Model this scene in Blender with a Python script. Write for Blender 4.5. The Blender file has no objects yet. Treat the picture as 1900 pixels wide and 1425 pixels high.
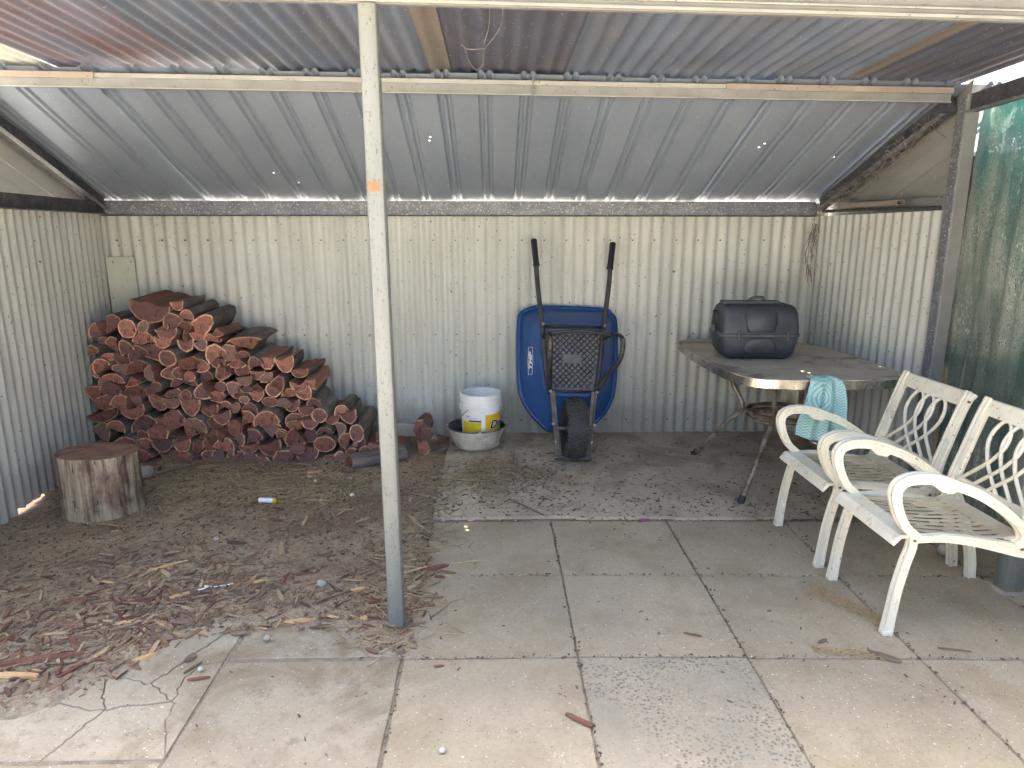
import bpy, bmesh, math, random
from mathutils import Vector, Matrix, noise as mnoise

R = math.radians
rnd = random.Random(7)
scene = bpy.context.scene
col = scene.collection

# ---------------------------------------------------------------- camera, sky, sun, exposure
cam_data = bpy.data.cameras.new('camera')
cam = bpy.data.objects.new('camera', cam_data)
col.objects.link(cam)
cam_data.sensor_width = 36.0
cam_data.lens = 23.75
cam_data.clip_start = 0.02
cam_data.clip_end = 1000.0
cam.location = (0.0, 0.0, 1.44)
cam.rotation_euler = (R(90 - 12.5), 0, R(-1.5))
scene.camera = cam

SUN_EL, SUN_AZ = 66.0, -14.0          # azimuth from +Y, negative towards -X: behind the shed
world = bpy.data.worlds.new('World')
scene.world = world
world.use_nodes = True
wn = world.node_tree
wn.nodes.clear()
wo = wn.nodes.new('ShaderNodeOutputWorld')
wb = wn.nodes.new('ShaderNodeBackground')
ws = wn.nodes.new('ShaderNodeTexSky')
ws.sky_type = 'NISHITA'
ws.sun_disc = False
ws.sun_elevation = R(SUN_EL)
ws.sun_rotation = R(SUN_AZ)
ws.air_density = 0.8
ws.dust_density = 8.0
wb.inputs['Strength'].default_value = 0.15
wn.links.new(ws.outputs[0], wb.inputs[0])
wn.links.new(wb.outputs[0], wo.inputs[0])

sun_data = bpy.data.lights.new('sun', 'SUN')
sun_data.energy = 4.0
sun_data.angle = R(0.5)
sun_data.color = (1.0, 0.95, 0.88)
sun = bpy.data.objects.new('sun', sun_data)
col.objects.link(sun)
d = Vector((math.sin(R(SUN_AZ)) * math.cos(R(SUN_EL)), math.cos(R(SUN_AZ)) * math.cos(R(SUN_EL)), math.sin(R(SUN_EL))))
sun.rotation_euler = d.to_track_quat('Z', 'Y').to_euler()
sun.location = d * 20

vs = scene.view_settings
vs.view_transform = 'Standard'
vs.look = 'None'
vs.gamma = 1.0
vs.use_curve_mapping = False
vs.exposure = 3.1
vs.use_white_balance = True
vs.white_balance_temperature = 6550
vs.white_balance_tint = 6
cy = scene.cycles
cy.use_adaptive_sampling = True
cy.adaptive_threshold = 0.03
cy.max_bounces = 7
cy.diffuse_bounces = 5
cy.glossy_bounces = 3
cy.transmission_bounces = 3
cy.transparent_max_bounces = 6
cy.caustics_reflective = False
cy.caustics_refractive = False
cy.sample_clamp_indirect = 6.0

# ---------------------------------------------------------------- node helper
class NT:
    def __init__(s, name):
        s.m = bpy.data.materials.new(name)
        s.m.use_nodes = True
        s.t = s.m.node_tree
        s.t.nodes.clear()
        s.out = s.t.nodes.new('ShaderNodeOutputMaterial')
        s.b = s.t.nodes.new('ShaderNodeBsdfPrincipled')
        s.t.links.new(s.b.outputs[0], s.out.inputs[0])
        s._oc = None
    def n(s, typ, **kw):
        nd = s.t.nodes.new(typ)
        for k, v in kw.items():
            setattr(nd, k, v)
        return nd
    def put(s, sock, v):
        if hasattr(v, 'is_linked') or isinstance(v, bpy.types.NodeSocket):
            s.t.links.new(v, sock)
        elif isinstance(v, (tuple, list)) and len(v) == 3 and sock.type == 'RGBA':
            sock.default_value = (*v, 1)
        else:
            sock.default_value = v
    def oc(s, scale=None, which='Object'):
        if s._oc is None:
            s._oc = s.n('ShaderNodeTexCoord')
        o = s._oc.outputs[which]
        if scale is None:
            return o
        mp = s.n('ShaderNodeMapping')
        s.put(mp.inputs[0], o)
        mp.inputs['Scale'].default_value = scale
        return mp.outputs[0]
    def noise(s, scale, detail=4, vec=None, rough=0.6, dist=0.0):
        nd = s.n('ShaderNodeTexNoise')
        s.put(nd.inputs['Vector'], vec if vec is not None else s.oc())
        nd.inputs['Scale'].default_value = scale
        nd.inputs['Detail'].default_value = detail
        nd.inputs['Roughness'].default_value = rough
        nd.inputs['Distortion'].default_value = dist
        return nd.outputs[0]
    def voro(s, scale, vec=None, feature='F1', out='Distance'):
        nd = s.n('ShaderNodeTexVoronoi')
        nd.feature = feature
        s.put(nd.inputs['Vector'], vec if vec is not None else s.oc())
        nd.inputs['Scale'].default_value = scale
        return nd.outputs[out]
    def wave(s, scale, vec=None, dist=0.0, bands='X', typ='BANDS', detail=2):
        nd = s.n('ShaderNodeTexWave')
        nd.wave_type = typ
        if typ == 'BANDS':
            nd.bands_direction = bands
        else:
            nd.rings_direction = bands
        s.put(nd.inputs['Vector'], vec if vec is not None else s.oc())
        nd.inputs['Scale'].default_value = scale
        nd.inputs['Distortion'].default_value = dist
        nd.inputs['Detail'].default_value = detail
        return nd.outputs['Fac']
    def ramp(s, fac, *stops):
        nd = s.n('ShaderNodeValToRGB')
        el = nd.color_ramp.elements
        while len(el) < len(stops):
            el.new(0.5)
        for e, (p, c) in zip(el, stops):
            e.position = p
            e.color = (c, c, c, 1) if not isinstance(c, tuple) else (*c, 1)
        s.put(nd.inputs[0], fac)
        return nd.outputs[0]
    def mix(s, fac, a, b, blend='MIX'):
        nd = s.n('ShaderNodeMix', data_type='RGBA', blend_type=blend)
        s.put(nd.inputs[0], fac)
        s.put(nd.inputs[6], a)
        s.put(nd.inputs[7], b)
        return nd.outputs[2]
    def math(s, op, a, b=0.0, c=0.0):
        nd = s.n('ShaderNodeMath', operation=op)
        s.put(nd.inputs[0], a)
        s.put(nd.inputs[1], b)
        s.put(nd.inputs[2], c)
        return nd.outputs[0]
    def sep(s, v):
        nd = s.n('ShaderNodeSeparateXYZ')
        s.put(nd.inputs[0], v)
        return nd.outputs
    def rand(s):
        return s.n('ShaderNodeObjectInfo').outputs['Random']
    def island(s):
        return s.n('ShaderNodeNewGeometry').outputs['Random Per Island']
    def tint(s, c, amount, src=None):
        r = src if src is not None else s.rand()
        v = s.math('MULTIPLY_ADD', r, amount * 2, 1 - amount)
        nd = s.n('ShaderNodeHueSaturation')
        s.put(nd.inputs['Value'], v)
        s.put(nd.inputs['Color'], c)
        return nd.outputs[0]
    def done(s, colr, rough=0.7, metal=0.0, bump=None, bs=0.3, bd=0.01, spec=0.4):
        s.put(s.b.inputs['Base Color'], colr)
        s.put(s.b.inputs['Roughness'], rough)
        s.put(s.b.inputs['Metallic'], metal)
        s.b.inputs['Specular IOR Level'].default_value = spec
        if bump is not None:
            bn = s.n('ShaderNodeBump')
            bn.inputs['Strength'].default_value = bs
            bn.inputs['Distance'].default_value = bd
            s.put(bn.inputs['Height'], bump)
            s.t.links.new(bn.outputs[0], s.b.inputs['Normal'])
        return s.m

def simple(name, c1, c2, scale=12, rough=0.7, metal=0.0, bs=0.3, bd=0.004, specks=None, tint=0.0, spec=0.4, bscale=60):
    t = NT(name)
    f = t.ramp(t.noise(scale, 5), (0.35, 0.0), (0.65, 1.0))
    c = t.mix(f, c1, c2)
    if specks:
        sc, thr, sc_col = specks
        k = t.ramp(t.noise(sc, 3, rough=0.5), (thr, 0.0), (thr + 0.05, 1.0))
        c = t.mix(k, c, sc_col)
    if tint:
        c = t.tint(c, tint)
    return t.done(c, rough, metal, t.noise(bscale, 6), bs, bd, spec)

M = {}
# corrugated cream wall sheets: vertical streaks, fly specks, splash dirt
def wall_mat(name, base, base2, floor_z=0.0):
    t = NT(name)
    streak = t.noise(7, 5, t.oc((1, 1, 0.05)))
    c = t.mix(t.ramp(streak, (0.32, 0.0), (0.68, 1.0)), base, base2)
    big = t.noise(1.6, 3)
    c = t.mix(t.math('MULTIPLY', t.ramp(big, (0.42, 0.0), (0.7, 1.0)), 0.4), c, (0.36, 0.34, 0.27))
    fine = t.noise(26, 4, t.oc((1, 1, 0.12)))
    c = t.mix(t.math('MULTIPLY', t.ramp(fine, (0.52, 0.0), (0.72, 1.0)), 0.35), c, (0.30, 0.29, 0.25))
    sp = t.ramp(t.noise(85, 2, t.oc((1, 1, 0.6)), rough=0.4), (0.705, 0.0), (0.735, 1.0))
    c = t.mix(sp, c, (0.07, 0.065, 0.06))
    sp2 = t.ramp(t.noise(38, 4, t.oc((1, 1, 0.35)), rough=0.7), (0.70, 0.0), (0.74, 1.0))
    c = t.mix(t.math('MULTIPLY', sp2, 0.8), c, (0.10, 0.09, 0.075))
    z = t.sep(t.oc())[2]
    zn = t.math('ADD', z, t.math('MULTIPLY', t.noise(9, 4), -0.35))
    low = t.ramp(zn, (0.0, 1.0), (0.10, 0.0))
    c = t.mix(t.math('MULTIPLY', low, 0.4), c, (0.25, 0.22, 0.175))
    c = t.tint(c, 0.06)
    return t.done(c, t.ramp(streak, (0.3, 0.42), (0.7, 0.62)), 0.0, t.noise(30, 4, t.oc((1, 1, 0.2))), 0.15, 0.003, 0.35)
M['wall'] = wall_mat('cream_painted_steel', (0.525, 0.53, 0.485), (0.455, 0.465, 0.435))
M['wall_grey'] = wall_mat('grey_green_painted_steel', (0.50, 0.515, 0.475), (0.43, 0.45, 0.42))
M['patch'] = wall_mat('flat_cream_steel', (0.50, 0.51, 0.43), (0.44, 0.46, 0.40))

# zinc roof sheets
def zinc(name, a, b, stain=None, stain_amt=0.0, holes=(), rough=0.62, metal=0.15):
    t = NT(name)
    c = t.mix(t.ramp(t.noise(3.5, 5, t.oc((1, 0.25, 1))), (0.35, 0.0), (0.65, 1.0)), a, b)
    if stain:
        sm = t.ramp(t.noise(2.6, 6, t.oc((1.4, 0.45, 1)), rough=0.68, dist=0.4), (0.42, 0.0), (0.62, 1.0))
        c = t.mix(t.math('MULTIPLY', sm, stain_amt), c, stain)
    sp = t.ramp(t.noise(70, 2, rough=0.4), (0.70, 0.0), (0.73, 1.0))
    c = t.mix(t.math('MULTIPLY', sp, 0.6), c, (0.5, 0.5, 0.5))
    sp2 = t.ramp(t.noise(24, 5, rough=0.7), (0.66, 0.0), (0.72, 1.0))
    c = t.mix(t.math('MULTIPLY', sp2, 0.55), c, (0.05, 0.05, 0.055))
    c = t.tint(c, 0.07)
    m = t.done(c, rough, metal, t.noise(18, 4, t.oc((1, 0.3, 1))), 0.12, 0.004)
    if holes:                                   # nail holes: the sheet is really open there
        mx = None
        for p, r in holes:
            dn = t.n('ShaderNodeVectorMath', operation='DISTANCE')
            t.put(dn.inputs[0], t.oc((1, 1, 0)))
            dn.inputs[1].default_value = (p[0], p[1], 0)
            dd = t.math('LESS_THAN', dn.outputs['Value'], r)
            mx = dd if mx is None else t.math('MAXIMUM', mx, dd)
        tr = t.n('ShaderNodeBsdfTransparent')
        ms = t.n('ShaderNodeMixShader')
        t.put(ms.inputs[0], mx)
        t.t.links.new(t.b.outputs[0], ms.inputs[1])
        t.t.links.new(tr.outputs[0], ms.inputs[2])
        t.t.links.new(ms.outputs[0], t.out.inputs[0])
    return m

M['zinc_rust'] = zinc('rust_stained_zinc', (0.25, 0.255, 0.33), (0.17, 0.17, 0.225), (0.20, 0.115, 0.115), 0.75)
M['zinc_pale'] = zinc('pale_new_zinc', (0.62, 0.62, 0.54), (0.52, 0.53, 0.48), metal=0.0)
M['zinc_grey'] = zinc('weathered_zinc', (0.185, 0.22, 0.305), (0.115, 0.14, 0.20), (0.22, 0.215, 0.21), 0.35)
M['zinc_dark'] = zinc('dark_zinc', (0.11, 0.115, 0.165), (0.08, 0.085, 0.12), (0.20, 0.16, 0.14), 0.25)
M['lap_brown'] = zinc('brown_stained_lap', (0.22, 0.18, 0.15), (0.165, 0.14, 0.12), (0.22, 0.20, 0.19), 0.4)
M['beam_cream'] = simple('beige_steel', (0.225, 0.227, 0.22), (0.17, 0.172, 0.168), 5, 0.55, specks=(60, 0.66, (0.12, 0.11, 0.10)), bs=0.1)
M['beam_lip'] = simple('pale_lip_steel', (0.33, 0.325, 0.30), (0.26, 0.257, 0.238), 6, 0.5, specks=(60, 0.67, (0.14, 0.12, 0.10)), bs=0.1)
M['beam_dark'] = simple('grimy_steel', (0.135, 0.145, 0.165), (0.205, 0.215, 0.235), 14, 0.6, 0.3, specks=(110, 0.60, (0.42, 0.42, 0.42)), bs=0.3)
M['steel_black'] = simple('black_grimy_steel', (0.045, 0.045, 0.055), (0.085, 0.085, 0.095), 18, 0.65, 0.2, specks=(90, 0.66, (0.25, 0.24, 0.24)))
M['timber_brown'] = simple('brown_paint_steel', (0.24, 0.19, 0.165), (0.30, 0.26, 0.22), 8, 0.6, specks=(60, 0.66, (0.1, 0.09, 0.08)))
def post_mat():
    t = NT('galvanised_post')
    c = t.mix(t.ramp(t.noise(6, 6, t.oc((1, 1, 0.12))), (0.35, 0.0), (0.65, 1.0)), (0.215, 0.222, 0.205), (0.145, 0.152, 0.142))
    c = t.mix(t.ramp(t.noise(150, 3, t.oc((1, 1, 0.5)), rough=0.6), (0.60, 0.0), (0.66, 0.8)), c, (0.09, 0.085, 0.075))
    dn = t.n('ShaderNodeVectorMath', operation='DISTANCE')      # orange rust spot, part of the post's own surface
    t.put(dn.inputs[0], t.oc())
    dn.inputs[1].default_value = (-0.004, -0.030, 1.59)
    k = t.ramp(t.math('ADD', dn.outputs['Value'], t.math('MULTIPLY', t.noise(55, 5, rough=0.7), 0.045)), (0.036, 0.9), (0.050, 0.0))
    c = t.mix(k, c, (0.24, 0.125, 0.045))
    z = t.sep(t.oc())[2]
    c = t.mix(t.ramp(t.math('ADD', z, t.math('MULTIPLY', t.noise(20, 3), 0.02)), (0.018, 1.0), (0.03, 0.0)), c, (0.30, 0.19, 0.12))
    return t.done(c, 0.5, 0.15, t.noise(40, 4), 0.12, 0.003)
M['post'] = post_mat()

# ground
def dirt_mat():
    t = NT('dry_dirt')
    v = t.oc()
    big = t.noise(1.3, 4, rough=0.62)
    c = t.mix(t.ramp(big, (0.40, 0.0), (0.60, 1.0)), (0.30, 0.205, 0.135), (0.47, 0.37, 0.255))
    y = t.sep(v)[1]
    nb = t.ramp(t.math('MULTIPLY_ADD', t.math('ADD', y, t.math('MULTIPLY', t.noise(2.4, 4), 0.9)), -1.0, 3.3), (0.0, 0.0), (1.0, 1.0))
    c = t.mix(t.math('MULTIPLY', nb, 0.85), c, (0.49, 0.405, 0.29))
    c = t.mix(t.math('MULTIPLY', t.ramp(t.noise(3.1, 5, dist=0.6), (0.56, 0.0), (0.68, 1.0)), 0.55), c, (0.46, 0.37, 0.20))
    c = t.mix(t.math('MULTIPLY', t.ramp(t.noise(7, 5, rough=0.7), (0.50, 0.0), (0.66, 1.0)), 0.5), c, (0.18, 0.12, 0.088))
    gr = t.noise(55, 6, rough=0.78)
    c = t.mix(t.math('MULTIPLY', t.ramp(gr, (0.36, 1.0), (0.52, 0.0)), 0.65), c, (0.10, 0.067, 0.05))
    c = t.mix(t.math('MULTIPLY', t.ramp(gr, (0.56, 0.0), (0.72, 1.0)), 0.6), c, (0.52, 0.44, 0.34))
    c = t.mix(t.ramp(t.noise(150, 2, rough=0.5), (0.66, 0.0), (0.70, 1.0)), c, (0.62, 0.56, 0.46))
    return t.done(c, 0.95, 0, t.math('ADD', t.noise(60, 6, rough=0.78), t.noise(14, 4)), 0.9, 0.016, 0.15)
M['dirt'] = dirt_mat()

def concrete(name, a, b, dirt=0.3, pitted=False, stain=(0.30, 0.25, 0.18), ob=0.07):
    t = NT(name)
    wc = t.n('ShaderNodeNewGeometry').outputs['Position']
    c = t.mix(t.ramp(t.noise(2.4, 5, wc), (0.36, 0.0), (0.64, 1.0)), a, b)
    c = t.mix(t.math('MULTIPLY', t.ramp(t.noise(3.0, 6, wc, rough=0.66, dist=0.5), (0.47, 0.0), (0.62, 1.0)), dirt), c, stain)
    c = t.mix(t.math('MULTIPLY', t.ramp(t.noise(9, 6, wc, rough=0.75), (0.57, 0.0), (0.66, 1.0)), dirt * 0.6), c, (0.17, 0.145, 0.115))
    c = t.mix(t.math('MULTIPLY', t.ramp(t.noise(60, 6, wc, rough=0.8), (0.36, 1.0), (0.52, 0.0)), 0.35), c, (0.22, 0.19, 0.155))
    c = t.mix(t.ramp(t.noise(150, 2, wc, rough=0.4), (0.70, 0.0), (0.73, 1.0)), c, (0.10, 0.085, 0.07))
    c = t.mix(t.ramp(t.noise(120, 2, wc, rough=0.4), (0.71, 0.0), (0.74, 1.0)), c, (0.70, 0.66, 0.58))
    h = t.noise(90, 6, wc, rough=0.7)
    if pitted:
        v = t.voro(75, wc)
        pit = t.math('MULTIPLY', t.ramp(v, (0.25, 1.0), (0.45, 0.0)), t.ramp(t.noise(4.5, 4, wc), (0.40, 0.1), (0.60, 1.0)))
        c = t.mix(t.math('MULTIPLY', pit, 0.8), c, (0.13, 0.125, 0.11))
        c = t.mix(t.math('MULTIPLY', t.ramp(t.noise(3.2, 3, wc), (0.45, 0.0), (0.6, 1.0)), 0.35), c, (0.26, 0.245, 0.20))
        h = t.math('SUBTRACT', h, t.math('MULTIPLY', pit, 0.8))
    c = t.tint(c, ob)
    return t.done(c, 0.9, 0, h, 0.35, 0.004, 0.2)
M['paver'] = concrete('sandy_concrete_paver', (0.425, 0.35, 0.245), (0.36, 0.298, 0.215), 0.5, stain=(0.28, 0.22, 0.135))
M['paver_pitted'] = concrete('pitted_concrete_paver', (0.43, 0.36, 0.26), (0.365, 0.31, 0.235), 0.3, True)
M['slab_old'] = concrete('old_cracked_concrete', (0.43, 0.365, 0.27), (0.335, 0.28, 0.205), 0.85, stain=(0.25, 0.195, 0.125))
M['slab_dirty'] = concrete('dirty_concrete_pad', (0.58, 0.485, 0.36), (0.48, 0.395, 0.29), 0.9, stain=(0.35, 0.27, 0.19))
M['offcut'] = concrete('pale_concrete_offcut', (0.55, 0.50, 0.42), (0.47, 0.43, 0.36), 0.3)
M['outside'] = simple('pale_yard_ground', (0.52, 0.48, 0.41), (0.44, 0.41, 0.35), 1.3, 0.95, bs=0.4, bd=0.01)
M['sand'] = simple('joint_sand', (0.29, 0.24, 0.175), (0.19, 0.155, 0.115), 22, 0.95, bs=0.8, bd=0.006, specks=(140, 0.62, (0.38, 0.33, 0.25)))
M['yellow_sand'] = simple('ant_sand', (0.50, 0.37, 0.20), (0.36, 0.26, 0.14), 50, 0.95, bs=0.9, bd=0.004, specks=(200, 0.62, (0.15, 0.11, 0.07)))

# wood
def wood_end():
    t = NT('red_heartwood_end')
    r = t.rand()
    n1 = t.noise(22, 5, rough=0.72)
    c = t.mix(t.ramp(n1, (0.36, 0.0), (0.64, 1.0)), (0.30, 0.128, 0.092), (0.15, 0.062, 0.052))
    rings = t.wave(30, t.oc((1, 0, 1)), 4.0, 'Y', 'RINGS', 3)
    c = t.mix(t.math('MULTIPLY', t.ramp(rings, (0.35, 0.0), (0.65, 1.0)), 0.35), c, (0.42, 0.215, 0.15))
    saw = t.noise(150, 3, t.oc((0.12, 1, 1)), rough=0.6)
    c = t.mix(t.math('MULTIPLY', t.ramp(saw, (0.45, 0.0), (0.65, 1.0)), 0.4), c, (0.12, 0.055, 0.045))
    ck = t.ramp(t.noise(42, 3, t.oc((1, 0.2, 0.22)), rough=0.65, dist=1.6), (0.61, 0.0), (0.65, 1.0))
    c = t.mix(ck, c, (0.04, 0.02, 0.017))
    c = t.tint(c, 0.42)
    dark = t.math('GREATER_THAN', t.math('FRACT', t.math('MULTIPLY', r, 7.31)), 0.70)
    c = t.mix(t.math('MULTIPLY', dark, 0.55), c, (0.12, 0.075, 0.078))
    grey = t.math('GREATER_THAN', t.math('FRACT', t.math('MULTIPLY', r, 13.7)), 0.85)
    c = t.mix(t.math('MULTIPLY', grey, 0.4), c, (0.26, 0.19, 0.16))
    h = t.math('SUBTRACT', t.math('ADD', t.noise(70, 5, rough=0.7), t.math('MULTIPLY', saw, 0.6)), ck)
    return t.done(c, 0.88, 0, h, 0.7, 0.006, 0.2)
M['wood_end'] = wood_end()
def wood_split():
    t = NT('split_red_wood')
    f = t.noise(30, 6, t.oc((1, 0.08, 1)), rough=0.7)
    c = t.mix(t.ramp(f, (0.35, 0.0), (0.65, 1.0)), (0.20, 0.095, 0.07), (0.33, 0.165, 0.12))
    c = t.tint(c, 0.35)
    return t.done(c, 0.85, 0, f, 0.6, 0.006, 0.2)
M['wood_split'] = wood_split()
def sap():
    t = NT('pale_sapwood')
    c = t.mix(t.ramp(t.noise(40, 4), (0.35, 0.0), (0.65, 1.0)), (0.58, 0.345, 0.22), (0.44, 0.24, 0.15))
    c = t.tint(c, 0.40)
    c = t.mix(t.ramp(t.noise(34, 4, rough=0.7), (0.50, 0.0), (0.60, 0.8)), c, (0.22, 0.10, 0.072))
    return t.done(c, 0.85, 0, t.noise(80, 4), 0.3, 0.003, 0.2)
M['sap'] = sap()
def bark():
    t = NT('grey_brown_bark')
    f = t.noise(24, 7, t.oc((1, 0.2, 1)), rough=0.75, dist=0.5)
    c = t.mix(t.ramp(f, (0.35, 0.0), (0.68, 1.0)), (0.11, 0.09, 0.08), (0.27, 0.235, 0.205))
    c = t.tint(c, 0.25)
    return t.done(c, 0.95, 0, f, 0.9, 0.01, 0.15)
M['bark'] = bark()
def stump_bark():
    t = NT('weathered_stump_side')
    f = t.noise(26, 5, t.oc((1, 1, 0.07)), rough=0.62, dist=0.35)
    g_ = t.noise(5, 5, t.oc((1, 1, 0.5)), rough=0.65)
    pale = t.mix(t.ramp(f, (0.36, 0.0), (0.60, 1.0)), (0.17, 0.115, 0.08), (0.52, 0.44, 0.32))
    darkc = t.mix(t.ramp(f, (0.40, 0.0), (0.62, 1.0)), (0.085, 0.052, 0.042), (0.26, 0.17, 0.125))
    c = t.mix(t.ramp(g_, (0.50, 0.0), (0.62, 1.0)), pale, darkc)
    c = t.mix(t.ramp(t.noise(60, 3, t.oc((1, 1, 0.2)), rough=0.5), (0.66, 0.0), (0.70, 1.0)), c, (0.06, 0.04, 0.033))
    z = t.sep(t.oc())[2]
    c = t.mix(t.math('MULTIPLY', t.ramp(t.math('ADD', z, t.math('MULTIPLY', t.noise(12, 4), 0.2)), (0.05, 1.0), (0.19, 0.0)), 0.45), c, (0.46, 0.39, 0.24))
    return t.done(c, 0.9, 0, t.math('ADD', f, t.noise(50, 4)), 1.0, 0.016, 0.15)
M['stump_side'] = stump_bark()
M['stump_top'] = simple('dark_red_stump_top', (0.17, 0.095, 0.075), (0.27, 0.16, 0.12), 14, 0.9, bs=0.8, bd=0.01, specks=(90, 0.68, (0.4, 0.3, 0.2)))
def chip_mat(name, *cols):
    t = NT(name)
    i = t.island()
    stops = [(k / max(1, len(cols) - 1), c) for k, c in enumerate(cols)]
    c = t.ramp(i, *stops)
    c = t.mix(t.ramp(t.noise(70, 4), (0.3, 0.0), (0.7, 1.0)), t.mix(0.4, c, (0.05, 0.035, 0.03)), c)
    return t.done(c, 0.9, 0, t.noise(90, 5), 0.4, 0.003, 0.2)
M['chips'] = chip_mat('mixed_wood_chips', (0.21, 0.085, 0.055), (0.12, 0.07, 0.055), (0.36, 0.22, 0.13), (0.17, 0.115, 0.085), (0.58, 0.42, 0.25), (0.23, 0.135, 0.095), (0.33, 0.25, 0.18), (0.14, 0.075, 0.055))
M['shreds'] = chip_mat('tan_wood_shreds', (0.52, 0.33, 0.175), (0.36, 0.19, 0.105), (0.62, 0.45, 0.27), (0.26, 0.12, 0.075), (0.44, 0.30, 0.18))
M['straw'] = chip_mat('dry_straw', (0.58, 0.46, 0.27), (0.36, 0.27, 0.165), (0.50, 0.39, 0.235), (0.20, 0.145, 0.095))
M['bits'] = chip_mat('small_dark_bits', (0.13, 0.095, 0.07), (0.20, 0.15, 0.105), (0.08, 0.06, 0.05), (0.34, 0.27, 0.19))
M['pebble'] = chip_mat('pale_pebbles', (0.60, 0.56, 0.48), (0.38, 0.34, 0.28), (0.28, 0.24, 0.19))
M['chip_pale'] = simple('fresh_pale_wood', (0.60, 0.39, 0.20), (0.50, 0.30, 0.14), 30, 0.85, bs=0.3)
M['chip_red'] = simple('red_brown_chip', (0.22, 0.10, 0.06), (0.14, 0.07, 0.05), 30, 0.85, bs=0.4)
M['chip_dark'] = simple('old_dark_wood', (0.14, 0.10, 0.075), (0.20, 0.15, 0.105), 30, 0.9, bs=0.5)

# things
M['tray_blue'] = simple('scuffed_blue_plastic', (0.017, 0.062, 0.20), (0.026, 0.088, 0.26), 5, 0.45, bs=0.08, specks=(100, 0.71, (0.14, 0.2, 0.36)), spec=0.5)
M['tray_dark'] = simple('black_dusty_plastic', (0.045, 0.047, 0.055), (0.075, 0.076, 0.085), 8, 0.5, bs=0.1)
M['black_paint'] = simple('worn_black_paint', (0.026, 0.026, 0.029), (0.05, 0.048, 0.048), 16, 0.42, 0.1, specks=(45, 0.71, (0.16, 0.11, 0.08)), bs=0.2)
M['worn_steel'] = simple('rubbed_brown_steel', (0.20, 0.155, 0.115), (0.09, 0.075, 0.065), 22, 0.55, 0.3, bs=0.2)
M['rubber'] = simple('tyre_rubber', (0.035, 0.035, 0.037), (0.06, 0.058, 0.056), 20, 0.75, bs=0.3, specks=(60, 0.68, (0.10, 0.09, 0.075)))
M['grip'] = simple('navy_black_grip', (0.012, 0.014, 0.022), (0.02, 0.022, 0.03), 20, 0.5, bs=0.2)
M['white_print'] = simple('white_print', (0.80, 0.80, 0.80), (0.72, 0.72, 0.73), 30, 0.6, bs=0.05)
M['navy_print'] = simple('navy_print', (0.012, 0.014, 0.07), (0.018, 0.02, 0.085), 30, 0.5, bs=0.05)
M['black_print'] = simple('black_print', (0.012, 0.012, 0.014), (0.02, 0.02, 0.02), 30, 0.5, bs=0.05)
M['bucket'] = simple('white_bucket_plastic', (0.84, 0.83, 0.80), (0.77, 0.76, 0.73), 7, 0.4, bs=0.05, specks=(70, 0.72, (0.3, 0.28, 0.25)))
M['yellow'] = simple('yellow_label', (0.80, 0.50, 0.015), (0.76, 0.46, 0.015), 20, 0.45, bs=0.03)
def small_print():
    t = NT('yellow_label_fine_print')
    v = t.oc()
    lines = t.wave(40, v, 0.0, 'Z', 'BANDS', 0)
    words = t.noise(170, 2, t.oc((1, 1, 0.12)))
    k = t.math('MULTIPLY', t.ramp(lines, (0.55, 0.0), (0.7, 1.0)), t.ramp(words, (0.42, 0.0), (0.5, 1.0)))
    return t.done(t.mix(t.math('MULTIPLY', k, 0.55), (0.76, 0.56, 0.02), (0.12, 0.10, 0.03)), 0.5)
M['yellow_print'] = small_print()
def pan_mat():
    t = NT('dented_aluminium')
    f = t.noise(13, 5, rough=0.55)
    c = t.mix(t.ramp(f, (0.35, 0.0), (0.65, 1.0)), (0.72, 0.67, 0.56), (0.58, 0.53, 0.43))
    c = t.mix(t.ramp(t.noise(40, 5, rough=0.7), (0.60, 0.0), (0.70, 1.0)), c, (0.24, 0.21, 0.17))
    return t.done(c, 0.42, 0.12, t.math('ADD', f, t.math('MULTIPLY', t.noise(55, 4), 0.25)), 0.9, 0.03)
M['pan'] = pan_mat()
M['pan_inside'] = simple('sooty_aluminium', (0.09, 0.09, 0.095), (0.15, 0.15, 0.155), 14, 0.5, 0.5, bs=0.3)
M['wire'] = simple('steel_wire', (0.30, 0.30, 0.30), (0.2, 0.19, 0.18), 30, 0.45, 0.6, bs=0.1)
def case_mat():
    t = NT('dusty_black_case_plastic')
    f = t.noise(9, 6, rough=0.65)
    c = t.mix(t.ramp(f, (0.35, 0.0), (0.7, 1.0)), (0.024, 0.027, 0.036), (0.05, 0.054, 0.067))
    c = t.mix(t.ramp(t.noise(26, 5, rough=0.7), (0.64, 0.0), (0.68, 1.0)), c, (0.014, 0.014, 0.018))
    return t.done(c, 0.5, 0, t.noise(120, 4), 0.15, 0.002, 0.45)
M['case'] = case_mat()
def table_mat():
    t = NT('grimy_laminate')
    c = t.mix(t.ramp(t.noise(5, 6, rough=0.65), (0.35, 0.0), (0.65, 1.0)), (0.54, 0.475, 0.39), (0.42, 0.365, 0.30))
    c = t.mix(t.math('MULTIPLY', t.ramp(t.noise(3.4, 5, dist=0.7), (0.54, 0.0), (0.64, 1.0)), 0.65), c, (0.10, 0.075, 0.06))
    c = t.mix(t.ramp(t.noise(110, 3), (0.66, 0.0), (0.70, 1.0)), c, (0.42, 0.38, 0.32))
    return t.done(c, 0.75, 0, t.noise(80, 4), 0.2, 0.002, 0.3)
M['laminate'] = table_mat()
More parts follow.
